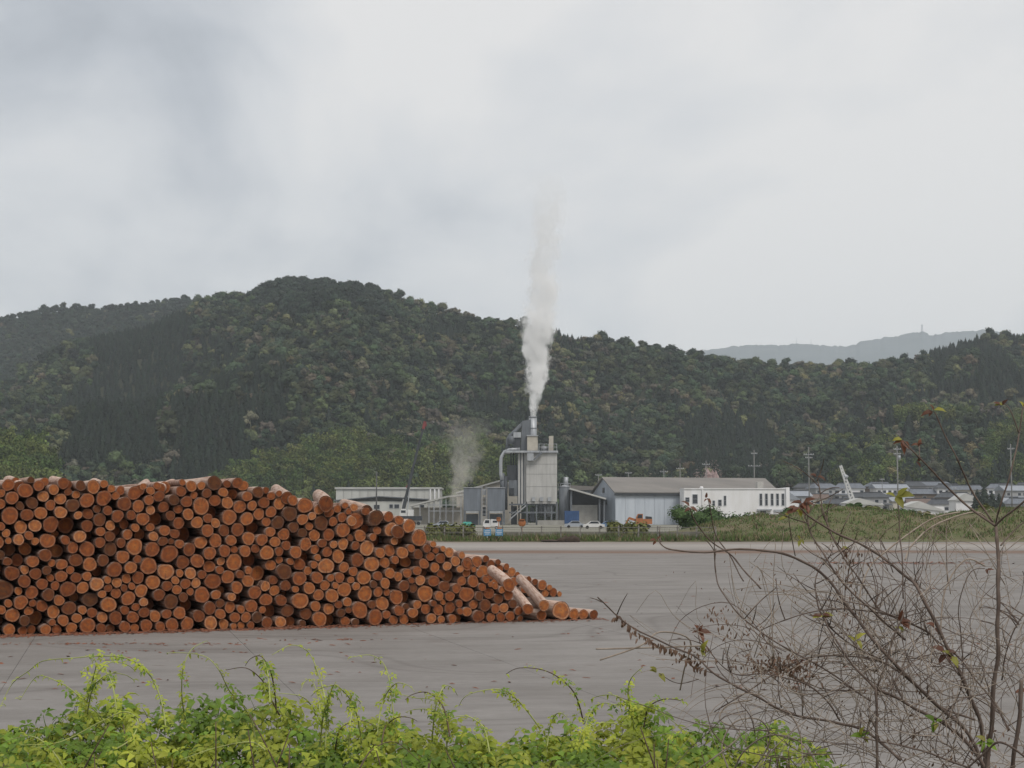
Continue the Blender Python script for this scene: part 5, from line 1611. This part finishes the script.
# ================================================================== foreground: vines, sapling, bare shrub
def leafmat(name, c1, c2, rnd=0.3, trans=0.35):
    return pm(name, c1, c2, 6.0, 0.5, 0.0, coord='Position', rnd=rnd, trans=trans, spec=0.35)
M_VINE = leafmat('vine_leaf', (0.20, 0.31, 0.032), (0.11, 0.20, 0.02))
M_VINEY = leafmat('young_vine_leaf', (0.40, 0.43, 0.05), (0.25, 0.32, 0.03))
M_VINED = leafmat('shaded_vine_leaf', (0.07, 0.13, 0.022), (0.045, 0.085, 0.016))  # darker leaf copy: shade deep in the thicket is put into its colour
M_SHOOT = pm('vine_shoot', (0.36, 0.40, 0.13), (0.26, 0.28, 0.10), 8.0, 0.6, coord='Position')
M_STEMB = pm('vine_stem', (0.13, 0.09, 0.06), (0.08, 0.055, 0.04), 8.0, 0.85, coord='Position')
M_TWIG = pm('shrub_twig', (0.155, 0.118, 0.097), (0.085, 0.062, 0.05), 14.0, 0.85, coord='Position')
M_TWIGP = pm('dead_vine', (0.34, 0.285, 0.235), (0.20, 0.16, 0.125), 14.0, 0.9, coord='Position')
M_LRED = leafmat('red_young_leaf', (0.17, 0.07, 0.04), (0.10, 0.045, 0.028))
M_LYEL = leafmat('yellow_green_leaf', (0.33, 0.31, 0.05), (0.20, 0.20, 0.035))
M_DRY = leafmat('dry_leaf', (0.20, 0.125, 0.085), (0.13, 0.08, 0.055), trans=0.15)
vr_ = random.Random(31)
def spline(pts, n):
    """Catmull-Rom through points"""
    pts = [Vector(p) for p in pts]
    out = []
    k = len(pts)
    for i in range(k - 1):
        p0, p1, p2, p3 = pts[max(i - 1, 0)], pts[i], pts[i + 1], pts[min(i + 2, k - 1)]
        for q in range(n):
            t = q / n
            out.append(0.5 * ((2 * p1) + (p2 - p0) * t + (2 * p0 - 5 * p1 + 4 * p2 - p3) * t * t + (3 * p1 - p0 - 3 * p2 + p3) * t ** 3))
    out.append(pts[-1])
    return out
def leaflet(mb, o, d, up, L_, W_, m=0, droop=0.25):
    """folded pointed leaf from o along d"""
    d = d.normalized(); s = d.cross(up).normalized(); u = s.cross(d)
    fold = 0.22
    a = o
    b1, b2 = o + d * L_ * .35 + s * W_ * .5 + u * W_ * fold, o + d * L_ * .35 - s * W_ * .5 + u * W_ * fold
    mid_ = o + d * L_ * .4
    c1, c2 = o + d * L_ * .72 + s * W_ * .36 + u * (W_ * fold * .7 - droop * L_ * .3), o + d * L_ * .72 - s * W_ * .36 + u * (W_ * fold * .7 - droop * L_ * .3)
    m2 = o + d * L_ * .75 - u * droop * L_ * .35
    e = o + d * L_ - u * droop * L_
    mb.add([a, b1, mid_, b2, c1, m2, c2, e], [(0, 2, 1), (0, 3, 2), (1, 2, 5, 4), (2, 3, 6, 5), (4, 5, 7), (5, 6, 7)], m, True)
def palmate(mb, o, nrm, tw, size, m=0, petiole=True, r=vr_):
    """five-fingered leaf, centre at o facing nrm"""
    n = nrm.normalized()
    ref_ = Vector((math.cos(tw), math.sin(tw), 0)); u = (ref_ - n * ref_.dot(n)).normalized(); v = n.cross(u)
    for q in range(5):
        a = -2.1 + 4.2 * q / 4 + r.uniform(-.15, .15)
        d = u * math.cos(a) + v * math.sin(a) + n * r.uniform(-.25, .1)
        L_ = size * (1.0 - 0.12 * abs(q - 2)) * r.uniform(.85, 1.1)
        leaflet(mb, o + d * L_ * .22, d, n, L_ * .9, L_ * r.uniform(.44, .56), m, r.uniform(.1, .55))
    if petiole:
        mb.tube([o - u * size * 0.9 - n * size * 1.2, o - u * size * .3 - n * size * .3, o], [0.0012, 0.0012, 0.001], 3, m)
OUT = [(-340, 722), (-200, 706), (-60, 712), (0, 712), (40, 708), (80, 697), (105, 690), (130, 692), (150, 706), (190, 700), (215, 688), (258, 680), (282, 690), (300, 706), (322, 724), (345, 722), (370, 712), (395, 716), (420, 718), (460, 716), (500, 722), (560, 724), (600, 712), (640, 696), (665, 706), (690, 716), (730, 722), (780, 712), (815, 738), (850, 772), (900, 790)]
thk = thing('vine_thicket', 'thick tangle of bright green five-leaved vine covering the bank', 'vine', (P(380, 740, 7.2).x, 7.2, 0.4))
o_ = thk.location
cand = []
for i in range(7000):
    px_ = vr_.uniform(-50, 862) if i < 5400 else vr_.uniform(-340, -50)
    t_ = vr_.random()
    Yv = 7.7 - 1.7 * t_ + vr_.uniform(-.15, .15)
    top_ = interp(px_, OUT) + 9 * mnoise.noise(Vector((px_ / 17, 3, 1))) + 5 * mnoise.noise(Vector((px_ / 6, 5, 1)))
    py_ = lerp(top_ + 4, 800, t_ ** 0.95)
    if py_ > 815: continue
    dpt = abs(vr_.gauss(0, 0.05)) if vr_.random() < .5 else vr_.uniform(.05, .4)
    bump = 0.06 * mnoise.noise(Vector((px_ / 40, Yv * 3, 2)))
    p = P(px_, py_, Yv) + Vector((0, 0, bump - dpt))
    if px_ > 680 and vr_.random() < (px_ - 680) / 260: continue
    n_ = Vector((vr_.gauss(0, .45), -0.45 + vr_.gauss(0, .45), 1.0))
    sz = vr_.uniform(0.038, 0.076) * (1.0 if dpt < .15 else 0.9)
    cand.append((dpt, p, n_, sz, px_, py_))
# the leaves that show largest are parts of their own; the rest of the mass is one part
def leaf_mesh(mt, k):
    r = random.Random(900 + k)
    mb = MB(); palmate(mb, Vector((0, 0, 0)), Vector((0, 0, 1)), k * 1.3, 1.0, 0, False, r)
    mb.tube([(-0.9 * math.cos(k * 1.3), -0.9 * math.sin(k * 1.3), -1.2), (-.3 * math.cos(k * 1.3), -.3 * math.sin(k * 1.3), -.3), (0, 0, 0)], [0.03, 0.03, 0.02], 3)
    return mb.mesh('leaf', mt)
LM = {}
for mt, nm in ((M_VINE, 'g'), (M_VINEY, 'y'), (M_VINED, 'd')):
    LM[nm] = [leaf_mesh(mt, k) for k in range(5)]
cand.sort(key=lambda c: (c[0] > 0.05 or c[5] > 765 or c[4] < 0, -c[3]))
fol = MB()
for i, (dpt, p, n_, sz, px_, py_) in enumerate(cand):
    yel = mnoise.noise(Vector((px_ / 60, py_ / 30, 8))) + vr_.gauss(0, .35)
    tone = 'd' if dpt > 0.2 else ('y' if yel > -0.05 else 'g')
    if i < 290:
        ob = bpy.data.objects.new('leaf', LM[tone][vr_.randrange(5)]); col.objects.link(ob); ob.parent = thk
        q_ = n_.to_track_quat('Z', 'Y') @ Matrix.Rotation(vr_.uniform(0, 6.28), 3, 'Z').to_quaternion()
        ob.location = p - o_; ob.rotation_mode = 'QUATERNION'; ob.rotation_quaternion = q_; ob.scale = (sz,) * 3
    else:
        palmate(fol, p, n_, vr_.uniform(0, 6.28), sz, {'g': 0, 'y': 1, 'd': 2}[tone], dpt < .15)
fo = fol.build('foliage', [M_VINE, M_VINEY, M_VINED], thk, fix=False); fo['kind'] = 'stuff'
mb = MB()
for i in range(150):
    px_ = vr_.uniform(-40, 860); Y_ = vr_.uniform(6.1, 7.7)
    top_ = P(px_, interp(px_, OUT) + vr_.uniform(30, 90), Y_)
    b_ = Vector((top_.x + vr_.uniform(-.3, .3), Y_ + vr_.uniform(-.2, .2), bank_z(top_.x, Y_)))
    mb.tube(spline([b_, b_.lerp(top_, .5) + Vector((vr_.gauss(0, .08), vr_.gauss(0, .08), 0)), top_], 3), [0.006, 0.006, .005, .005, .004, .003, .002], 4)
fo = mb.build('stems', M_STEMB, thk, fix=False); fo['kind'] = 'stuff'
SHOOTS = [
    [(-2, 712), (3, 701), (13, 683), (30, 670), (43, 661), (73, 658), (100, 656), (126, 658), (146, 671), (156, 686), (163, 708), (166, 730)],
    [(20, 700), (33, 680), (43, 676), (66, 686), (83, 700), (100, 716), (112, 735)],
    [(166, 653), (186, 653), (206, 657), (219, 670), (229, 690), (243, 706), (252, 722), (256, 745)],
    [(182, 698), (183, 670), (191, 650), (206, 641)][::-1] + [(186, 722)],
    [(226, 670), (246, 668), (262, 680), (268, 693), (280, 716)],
    [(276, 693), (300, 696), (312, 706), (322, 725)],
    [(272, 655), (292, 645), (309, 653), (319, 676), (325, 700), (324, 727)],
    [(353, 657), (370, 655), (383, 663), (390, 683), (393, 710), (396, 738)],
    [(396, 693), (416, 698), (433, 700), (443, 713), (446, 733), (448, 764)],
    [(506, 674), (519, 668), (543, 670), (562, 680), (576, 696), (584, 724)],
    [(459, 706), (466, 696), (486, 690), (506, 691), (523, 706), (540, 728)],
    [(643, 667), (632, 677), (628, 690), (630, 712)],
    [(20, 745), (60, 742), (100, 722), (125, 712), (138, 722), (130, 740), (110, 752)],
    [(180, 760), (215, 748), (250, 742), (265, 750)], [(420, 762), (395, 742), (372, 750), (360, 768)], [(3, 742), (30, 736), (50, 748), (66, 772)], [(690, 735), (660, 712), (640, 704), (612, 705)], [(85, 655), (96, 662), (92, 682), (86, 705)]]
for i in range(22):
    x = vr_.uniform(5, 690); y = interp(x, OUT) + vr_.uniform(4, 22)
    sgn = vr_.choice((-1, 1)); hh = vr_.uniform(14, 50); ww = vr_.uniform(10, 50) * sgn
    SHOOTS.append([(x + ww, y - hh * .78), (x + ww * .8, y - hh * .95), (x + ww * .45, y - hh), (x + ww * .15, y - hh * .7), (x, y - hh * .3), (x - ww * .1, y + 14)])
for i, pth in enumerate(SHOOTS):
    Yb = 7.0 + vr_.uniform(-.35, .35)
    if i in (12, 13, 14, 15): Yb = 6.3
    P3 = [P(x, y, Yb + 0.12 * math.sin(k * 0.9 + i)) for k, (x, y) in enumerate(pth)]
    sp_ = spline(P3, 5)
    n = len(sp_)
    rr = [0.0012 + 0.0026 * (k / n) for k in range(n)]
    so = MB().tube(sp_, rr, 5).build('shoot', M_SHOOT if i % 5 != 4 else M_STEMB, thk, fix=False)
    lf = MB()
    for k in range(n):
        f = k / n
        if vr_.random() < (0.35 if f < .3 else 0.85):
            for q in range(1 if f < .5 else 2):
                d = Vector((vr_.gauss(0, 1), vr_.gauss(0, .7), vr_.gauss(-.2, .6))).normalized()
                c_ = sp_[k] + d * vr_.uniform(.005, .03)
                if f > .45 and vr_.random() < .55:
                    palmate(lf, c_, Vector((vr_.gauss(0, .5), -.6, .8)), vr_.uniform(0, 6.28), vr_.uniform(.014, .034), 0 if vr_.random() < .75 else 1, False)
                else:
                    L_ = vr_.uniform(.012, .028); leaflet(lf, sp_[k], d, Vector((0, -.3, 1)), L_, L_ * .5, 0, .4)
    if lf.v:
        sub(lf, 'leaflets', [M_VINEY, M_VINE], so, thk)['kind'] = 'stuff'

# ------------------------------------------------------------------ leaf clusters of the woody plants
def tip_leaf(root, parent, px_, py_, Y_, n, L0, mats):
    for q in range(n):
        mb = MB()
        o = P(px_ + vr_.uniform(-1.5, 1.5), py_ + vr_.uniform(-1.5, 1.5), Y_)
        a = vr_.uniform(0, 6.28)
        d = Vector((math.cos(a), -0.4 + vr_.uniform(-.3, .3), math.sin(a) * .7 + .05))
        L_ = 0.82 * L0 * vr_.uniform(.6, 1.15)
        leaflet(mb, o, d, Vector((vr_.uniform(-.4, .4), -1.0, 1.0)), L_, L_ * vr_.uniform(.4, .6), 0, vr_.uniform(.1, .5))
        lo = sub(mb, 'leaf', vr_.choice(mats), parent, root)
def twig_parts(root, lst, Y0, mat, name='branch'):
    out = []
    for i, (pth, r0, r1, dy) in enumerate(lst):
        n = len(pth)
        P3 = [P(x, y, Y0 + dy + 0.05 * math.sin(1.3 * k + i)) for k, (x, y) in enumerate(pth)]
        s_ = spline(P3, 7)
        s_ = [p + Vector((mnoise.noise(p * 9), mnoise.noise(p * 9 + Vector((5, 0, 0))), mnoise.noise(p * 9 + Vector((0, 7, 0))))) * 0.008 for p in s_]
        k = len(s_)
        pxm = (Y0 + dy) / F
        rr = [0.82 * lerp(r0, r1, q / (k - 1)) * pxm * (1 + .12 * math.sin(q * 2.1)) for q in range(k)]
        out.append(MB().tube(s_, rr, 6).build(name, mat, root, fix=False))
    return out
RY = [M_LRED, M_LRED, M_LRED, M_LYEL]; YY = [M_LYEL]; RR = [M_LRED]
SY = 5.5
def base_pt(px_):
    return P(px_, 768, SY).x
sap = thing('forked_sapling', 'slender bare sapling with a forked top and small reddish leaf tips', 'sapling', (base_pt(986), SY, 0.55))
tw = twig_parts(sap, [
    ([(984, 860), (987, 768), (991, 729), (997, 663), (999, 597), (997, 548), (995.5, 526)], 3.2, 2.0, 0)], SY, M_TWIG, 'trunk')
br = twig_parts(sap, [
    ([(996, 527), (971, 509), (949, 489), (923, 461), (904, 442)], 1.7, 0.9, 0.0),
    ([(993, 523), (971, 489), (954, 453), (933, 413)], 1.3, 0.8, 0.05),
    ([(996, 526), (1010, 513), (1026, 499), (1050, 484)], 1.5, 1.0, -0.05),
    ([(996, 524), (1002, 500), (1013, 463), (1020, 430), (1023, 406)], 1.2, 0.8, 0.08),
    ([(1019, 434), (1010, 412), (1003, 404)], 0.8, 0.6, 0.08),
    ([(1000, 546), (1012, 533), (1030, 518)], 1.0, 0.7, 0.02),
    ([(919, 457), (918.5, 447)], 0.7, 0.6, 0.0)], SY, M_TWIG)
tip_leaf(sap, br[0], 903, 441, SY, 6, .055, RY); tip_leaf(sap, br[6], 918, 446, SY, 3, .035, RR); tip_leaf(sap, br[0], 917, 461, SY, 2, .03, RR)
tip_leaf(sap, br[1], 933, 411, SY + .05, 5, .05, RY); tip_leaf(sap, br[4], 1002, 405, SY + .08, 4, .045, [M_LYEL, M_LRED]); tip_leaf(sap, br[3], 1023, 407, SY + .08, 4, .05, RY)

shb = thing('bare_shrub', 'many-stemmed bare shrub with arching brown branches and few reddish leaves', 'shrub', (base_pt(985) + .1, SY + .3, 0.5))
SB = [
    ([(992, 860), (985, 768), (979, 718), (954, 663), (923, 597), (908, 577), (873, 552), (822, 524), (800, 508)], 3.0, 1.1, .15),
    ([(1000, 850), (975, 745), (920, 690), (880, 650), (850, 610), (825, 575), (790, 556), (740, 549), (700, 553), (668, 549), (657, 538)], 2.4, 0.8, .25),
    ([(877, 860), (877, 768), (876, 688)], 2.0, 1.6, .05), ([(876, 690), (898, 627), (903, 612)], 1.3, .9, .05), ([(876, 690), (845, 655), (830, 630), (823, 612)], 1.4, .9, .05),
    ([(1005, 840), (990, 780), (960, 735), (905, 702), (876, 688)], 2.4, 1.6, .1),
    ([(900, 760), (860, 728), (800, 716), (760, 698), (720, 676), (690, 655), (640, 632), (606, 606), (598, 598)], 1.9, .8, .2),
    ([(870, 700), (830, 672), (780, 645), (740, 615), (722, 590), (715, 570), (716, 548)], 1.2, .7, .3),
    ([(880, 660), (840, 635), (822, 617), (815, 587), (825, 560), (842, 548)], 1.2, .6, .35),
    ([(905, 640), (860, 600), (830, 565), (812, 535), (802, 505)], 1.3, .8, .2), ([(880, 610), (845, 560), (826, 520), (817, 479)], 1.1, .7, .25),
    ([(905, 600), (902, 557), (899, 520), (897, 497)], .9, .6, .18), ([(760, 590), (735, 560), (712, 540), (697, 522), (691, 508)], 1.1, .7, .2), ([(745, 580), (722, 545), (712, 520), (707, 500)], .8, .6, .25),
    ([(1020, 860), (1012, 790), (1016, 740), (1022, 680)], 3.0, 2.6, .1), ([(1000, 780), (950, 760), (900, 745), (850, 735)], 1.6, .8, .12),
    ([(1030, 760), (1000, 742), (985, 752), (960, 775)], 1.5, 1.2, 0), ([(975, 720), (940, 705), (890, 665), (850, 655), (800, 660), (750, 690), (715, 712)], 1.5, .7, .3),
    ([(1010, 730), (985, 690), (950, 650), (905, 622), (860, 610), (800, 615), (760, 630)], 1.2, .6, .32), ([(960, 675), (935, 640), (915, 625), (880, 610), (845, 600)], 1.0, .6, .2),
    ([(960, 690), (962, 650), (958, 610), (968, 575), (985, 568)], .8, .5, .25), ([(1000, 680), (1010, 640), (1024, 615), (1040, 600)], 1.0, .7, .3),
    ([(840, 720), (815, 690), (770, 675), (730, 672), (700, 640)], 1.1, .6, .22), ([(700, 645), (698, 632), (700, 622)], .7, .6, .2), ([(890, 690), (905, 668), (925, 655), (943, 653)], .9, .6, .1),
    ([(870, 680), (858, 660), (853, 643)], .6, .5, .1), ([(700, 680), (680, 683), (660, 674)], .6, .5, .25), ([(796, 556), (790, 530), (788, 515)], .6, .5, .2)]
bs = twig_parts(shb, SB, SY, M_TWIG)
for (bi, x, y, n, L_, mt) in ((9, 802, 504, 7, .055, RR), (9, 796, 510, 3, .05, RY), (10, 817, 477, 4, .04, RR), (0, 799, 507, 4, .045, RY), (11, 896, 496, 4, .075, YY), (12, 691, 507, 3, .04, RR), (13, 707, 499, 3, .032, RR), (4, 823, 616, 5, .055, RY), (3, 899, 621, 5, .055, RR), (3, 903, 632, 2, .05, YY), (25, 855, 641, 3, .05, YY), (24, 945, 653, 4, .06, RR), (24, 951, 657, 2, .06, YY), (19, 934, 628, 3, .045, RR), (23, 699, 632, 5, .05, RY), (23, 701, 650, 4, .05, RY), (26, 657, 674, 3, .045, YY), (1, 657, 540, 3, .03, RR), (8, 842, 549, 3, .035, RY), (27, 788, 516, 3, .04, YY), (27, 800, 540, 3, .035, YY), (20, 985, 570, 2, .03, RR), (15, 862, 737, 5, .05, [M_LYEL, M_VINE]), (16, 985, 742, 5, .05, [M_VINE, M_LYEL]), (17, 800, 662, 3, .04, RR), (14, 1021, 690, 3, .04, RR), (5, 935, 722, 4, .045, [M_VINE, M_LYEL])):
    tip_leaf(shb, bs[bi], x, y, SY + SB[bi][3], n, L_, mt)
# fine twigs of the shrub
mb = MB()
for i in range(150):
    pth, r0, r1, dy = SB[vr_.choice([0, 1, 5, 6, 7, 8, 9, 10, 15, 17, 18, 19, 21, 22])]
    k = vr_.randrange(len(pth) - 1); f = vr_.random()
    x, y = lerp(pth[k][0], pth[k + 1][0], f), lerp(pth[k][1], pth[k + 1][1], f)
    a = vr_.uniform(-2.9, -0.2); l = vr_.uniform(12, 46)
    c = vr_.uniform(-.9, .9)
    p3 = []
    for q in range(4):
        p3.append(P(x, y, SY + dy + .04 * q * vr_.uniform(-1, 1))); x += math.cos(a) * l / 3; y += math.sin(a) * l / 3; a += c / 3
    s_ = spline(p3, 3); n = len(s_)
    mb.tube(s_, [lerp(.7, .35, q / n) * SY / F for q in range(n)], 4)
mb.build('twigs', M_TWIG, shb, fix=False)['kind'] = 'stuff'
# dead vines and briars tangled through it all (stuff)
mb = MB(); dl = MB()
for i in range(470):
    if i < 230: x, y = vr_.uniform(860, 1040), vr_.uniform(650, 790)
    elif i < 380: x, y = vr_.uniform(740, 900), vr_.uniform(640, 770)
    else: x, y = vr_.uniform(830, 1030), vr_.uniform(570, 680)
    Y_ = SY + vr_.uniform(-.1, 1.1)
    a = vr_.gauss(-2.2, .9); l = vr_.uniform(50, 190); c = vr_.gauss(0, 2.0)
    p3 = []
    for q in range(6):
        p3.append(P(x, y, Y_ + .06 * vr_.uniform(-1, 1)))
        x += math.cos(a) * l / 5; y += math.sin(a) * l / 5; a += c / 5 + vr_.gauss(0, .25)
        lim = interp(x, [(600, 640), (700, 590), (800, 560), (900, 540), (1024, 520)])
        if y < lim: a = vr_.uniform(0.2, 2.6)
    s_ = spline(p3, 3); n = len(s_)
    w_ = vr_.uniform(.24, .55)
    mb.tube(s_, [w_ * lerp(1, .5, q / n) * Y_ / F for q in range(n)], 4, 0 if vr_.random() < .68 else 1)
# loops of pale dead vine at the thicket's edge
for pth in ([(728, 768), (722, 745), (735, 722), (760, 720), (770, 740), (755, 768)], [(600, 660), (640, 646), (660, 632), (690, 640), (684, 670), (680, 690)], [(596, 649), (640, 648), (700, 646)], [(700, 768), (740, 735), (720, 720), (728, 705), (752, 700)], [(820, 768), (800, 742), (770, 735), (745, 750), (735, 768)], [(880, 640), (860, 605), (868, 570), (890, 548), (930, 520), (960, 512)], [(940, 640), (945, 590), (965, 560), (985, 566)], [(905, 560), (912, 545), (935, 525), (975, 512), (990, 522)]):
    s_ = spline([P(x, y, SY + .4 + .05 * k) for k, (x, y) in enumerate(pth)], 5)
    mb.tube(s_, [0.9 * SY / F] * len(s_), 5, 0)
o = mb.build('dead_vine_tangle', [M_TWIGP, M_TWIG], None, (0, 0, 0), fix=False)
tag(o, 'tangle of pale dead vine stems woven through the bare shrub', 'dead vines', None, 'stuff')
# dry leaflets hanging along the low spray and in a brown clump
def dry(px_, py_, Y_, n, sx, sy, L0):
    for q in range(n):
        o = P(px_ + vr_.gauss(0, sx), py_ + vr_.gauss(0, sy), Y_ + vr_.uniform(-.08, .08))
        d = Vector((vr_.gauss(0, .5), vr_.gauss(0, .4), -1 + vr_.gauss(0, .4)))
        L_ = L0 * vr_.uniform(.5, 1.2); leaflet(dl, o, d, Vector((0, -1, .3)), L_, L_ * .32, 0, .3)
for f in range(26):
    t_ = f / 25
    dry(lerp(614, 705, t_), interp(lerp(614, 705, t_), [(598, 598), (606, 606), (640, 632), (690, 655), (720, 676)]) + 3, SY + .2, 3, 2, 1.5, .028)
dry(760, 590, SY + .3, 30, 30, 25, .014); dry(850, 640, SY + .3, 50, 45, 30, .014); dry(775, 664, SY + .3, 170, 17, 5, .022); dry(800, 672, SY + .3, 60, 10, 7, .022); dry(740, 630, SY + .3, 40, 18, 8, .018); dry(718, 612, SY + .3, 30, 9, 7, .018); dry(850, 590, SY + .25, 40, 12, 16, .018); dry(845, 560, SY + .25, 30, 8, 12, .018); dry(905, 690, SY + .3, 50, 40, 25, .018); dry(700, 655, SY + .2, 40, 10, 8, .02); dry(960, 740, SY + .3, 70, 45, 20, .022)
o = dl.build('dry_leaves', M_DRY, None, (0, 0, 0), fix=False)
tag(o, 'withered brown leaflets clinging to the shrub and dead vines', 'dry leaves', None, 'stuff')
# ================================================================== steam and dust (real volumes)
def plume(name, label, cat, base, height, lean, radius, dens, colr, noise_scale, wob, seed, aniso=0.2):
    """radius, dens: lists of (0..1 height, value)"""
    rmax = max(v for _, v in radius) * 1.7
    mb = MB(); pts_, rr = [], []
    for q in range(15):
        f = q / 14
        pts_.append((lean * f + wob * math.sin(f * 7 + seed) * f, 0, height * f)); rr.append(interp(f, radius) * 1.75 + 0.15)
    pts_.append((pts_[-1][0], 0, height * 1.06)); rr.append(0.3)
    mb.tube(pts_, rr, 14)
    m = bpy.data.materials.new(name); m.use_nodes = True; t = m.node_tree
    for n in list(t.nodes):
        if n.type != 'OUTPUT_MATERIAL': t.nodes.remove(n)
    co = N(t, 'ShaderNodeTexCoord').outputs['Object']
    # billow: push the lookup point about with noise
    nz = N(t, 'ShaderNodeTexNoise'); nz.inputs['Scale'].default_value = noise_scale * 0.7; nz.inputs['Detail'].default_value = 3
    mpp = mapping(t, co, (1, 1, 0.75), (seed * 3.1, seed, 0)); t.links.new(mpp, nz.inputs['Vector'])
    sepn = N(t, 'ShaderNodeSeparateXYZ'); t.links.new(nz.outputs['Color'], sepn.inputs[0])
    s = N(t, 'ShaderNodeSeparateXYZ'); t.links.new(co, s.inputs[0])
    f = math_node(t, 'DIVIDE', s.outputs[2], height)
    def curve(lst, fac):
        mx = max(v for _, v in lst) or 1
        n = N(t, 'ShaderNodeFloatCurve'); c = n.mapping.curves[0]
        while len(c.points) < len(lst): c.points.new(0.5, 0.5)
        for p_, (a, b) in zip(c.points, lst):
            p_.location = (a, b / mx); p_.handle_type = 'VECTOR'
        n.mapping.update(); t.links.new(fac, n.inputs['Value'])
        return math_node(t, 'MULTIPLY', n.outputs[0], mx)
    Rz = curve(radius, f)
    Dz = curve(dens, f)
    axx = math_node(t, 'ADD', math_node(t, 'MULTIPLY', f, lean), math_node(t, 'MULTIPLY', math_node(t, 'MULTIPLY', math_node(t, 'SINE', math_node(t, 'ADD', math_node(t, 'MULTIPLY', f, 7.0), float(seed))), f), wob))
    dx = math_node(t, 'ADD', math_node(t, 'SUBTRACT', s.outputs[0], axx), math_node(t, 'MULTIPLY', math_node(t, 'SUBTRACT', sepn.outputs[0], 0.5), math_node(t, 'MULTIPLY', Rz, 2.6)))
    dy = math_node(t, 'ADD', s.outputs[1], math_node(t, 'MULTIPLY', math_node(t, 'SUBTRACT', sepn.outputs[1], 0.5), math_node(t, 'MULTIPLY', Rz, 2.6)))
    r2 = math_node(t, 'SQRT', math_node(t, 'ADD', math_node(t, 'MULTIPLY', dx, dx), math_node(t, 'MULTIPLY', dy, dy)))
    k = math_node(t, 'SUBTRACT', 1.0, math_node(t, 'DIVIDE', r2, Rz))
    fine = noise_tex(t, mapping(t, co, (1, 1, 0.7), (0, 0, seed * 5.0)), noise_scale * 2.2, 4, 0.6)
    k = math_node(t, 'ADD', k, math_node(t, 'MULTIPLY', math_node(t, 'SUBTRACT', fine, 0.52), 2.2))
    k = math_node(t, 'MULTIPLY', k, 3.6, clamp=True)
    d = math_node(t, 'MULTIPLY', k, Dz)
    v = N(t, 'ShaderNodeVolumePrincipled'); v.inputs['Density Attribute'].default_value = ''
    v.inputs['Color'].default_value = (*colr, 1); v.inputs['Anisotropy'].default_value = aniso
    t.links.new(d, v.inputs['Density']); t.links.new(v.outputs[0], t.nodes['Material Output'].inputs['Volume'])
    m.cycles.volume_step_rate = 0.9
    me = mb.mesh(name, m); mb.fix(me)
    o = bpy.data.objects.new(name, me); col.objects.link(o); o.location = base
    tag(o, label, cat, None, 'stuff')
plume('steam_plume', 'tall white steam plume rising from the plant stack', 'steam', STACK_TOP + Vector((0, 0, 0.03)), 76.0, 4.8,
      [(0, 1.0), (0.06, 1.9), (0.13, 2.9), (0.25, 4.3), (0.34, 4.9), (0.46, 5.4), (0.6, 5.1), (0.78, 5.0), (0.9, 6.0), (1, 6.6)],
      [(0, 1.6), (0.08, 1.3), (0.2, 0.75), (0.34, 0.40), (0.46, 0.28), (0.6, 0.19), (0.74, 0.13), (0.87, 0.055), (1, 0.0)], (0.998, 0.998, 0.998), 0.22, 0.7, 2, 0.0)
plume('dust_plume', 'low pale dust cloud drifting up beside the bins', 'dust', Vector((P(455, 520, 492).x, 492, 5.5)), 28.0, 4.5,
      [(0, 2.0), (0.2, 3.0), (0.5, 4.6), (0.8, 6.4), (1, 7.5)],
      [(0, 0.12), (0.2, 0.11), (0.45, 0.07), (0.7, 0.03), (1, 0.0)], (0.95, 0.91, 0.85), 0.3, 0.8, 5)
# ================================================================== the air: one even haze box
hz = MB()
hz.box(-6000, 6000, -40, 7700, -1.2, 880)
hzo = hz.build('haze', pm('haze_air', (1, 1, 1)), None, (0, 0, 0))
tag(hzo, 'thin pale haze filling the valley air', 'haze', None, 'stuff')
hm = hzo.data.materials[0]
ht = hm.node_tree
for n in list(ht.nodes):
    if n.type != 'OUTPUT_MATERIAL':
        ht.nodes.remove(n)
hv = N(ht, 'ShaderNodeVolumePrincipled')
hv.inputs['Density Attribute'].default_value = ''
hv.inputs['Color'].default_value = (0.86, 0.93, 1.0, 1)
hv.inputs['Density'].default_value = 0.00011
hv.inputs['Anisotropy'].default_value = 0.0
ht.links.new(hv.outputs[0], ht.nodes['Material Output'].inputs['Volume'])
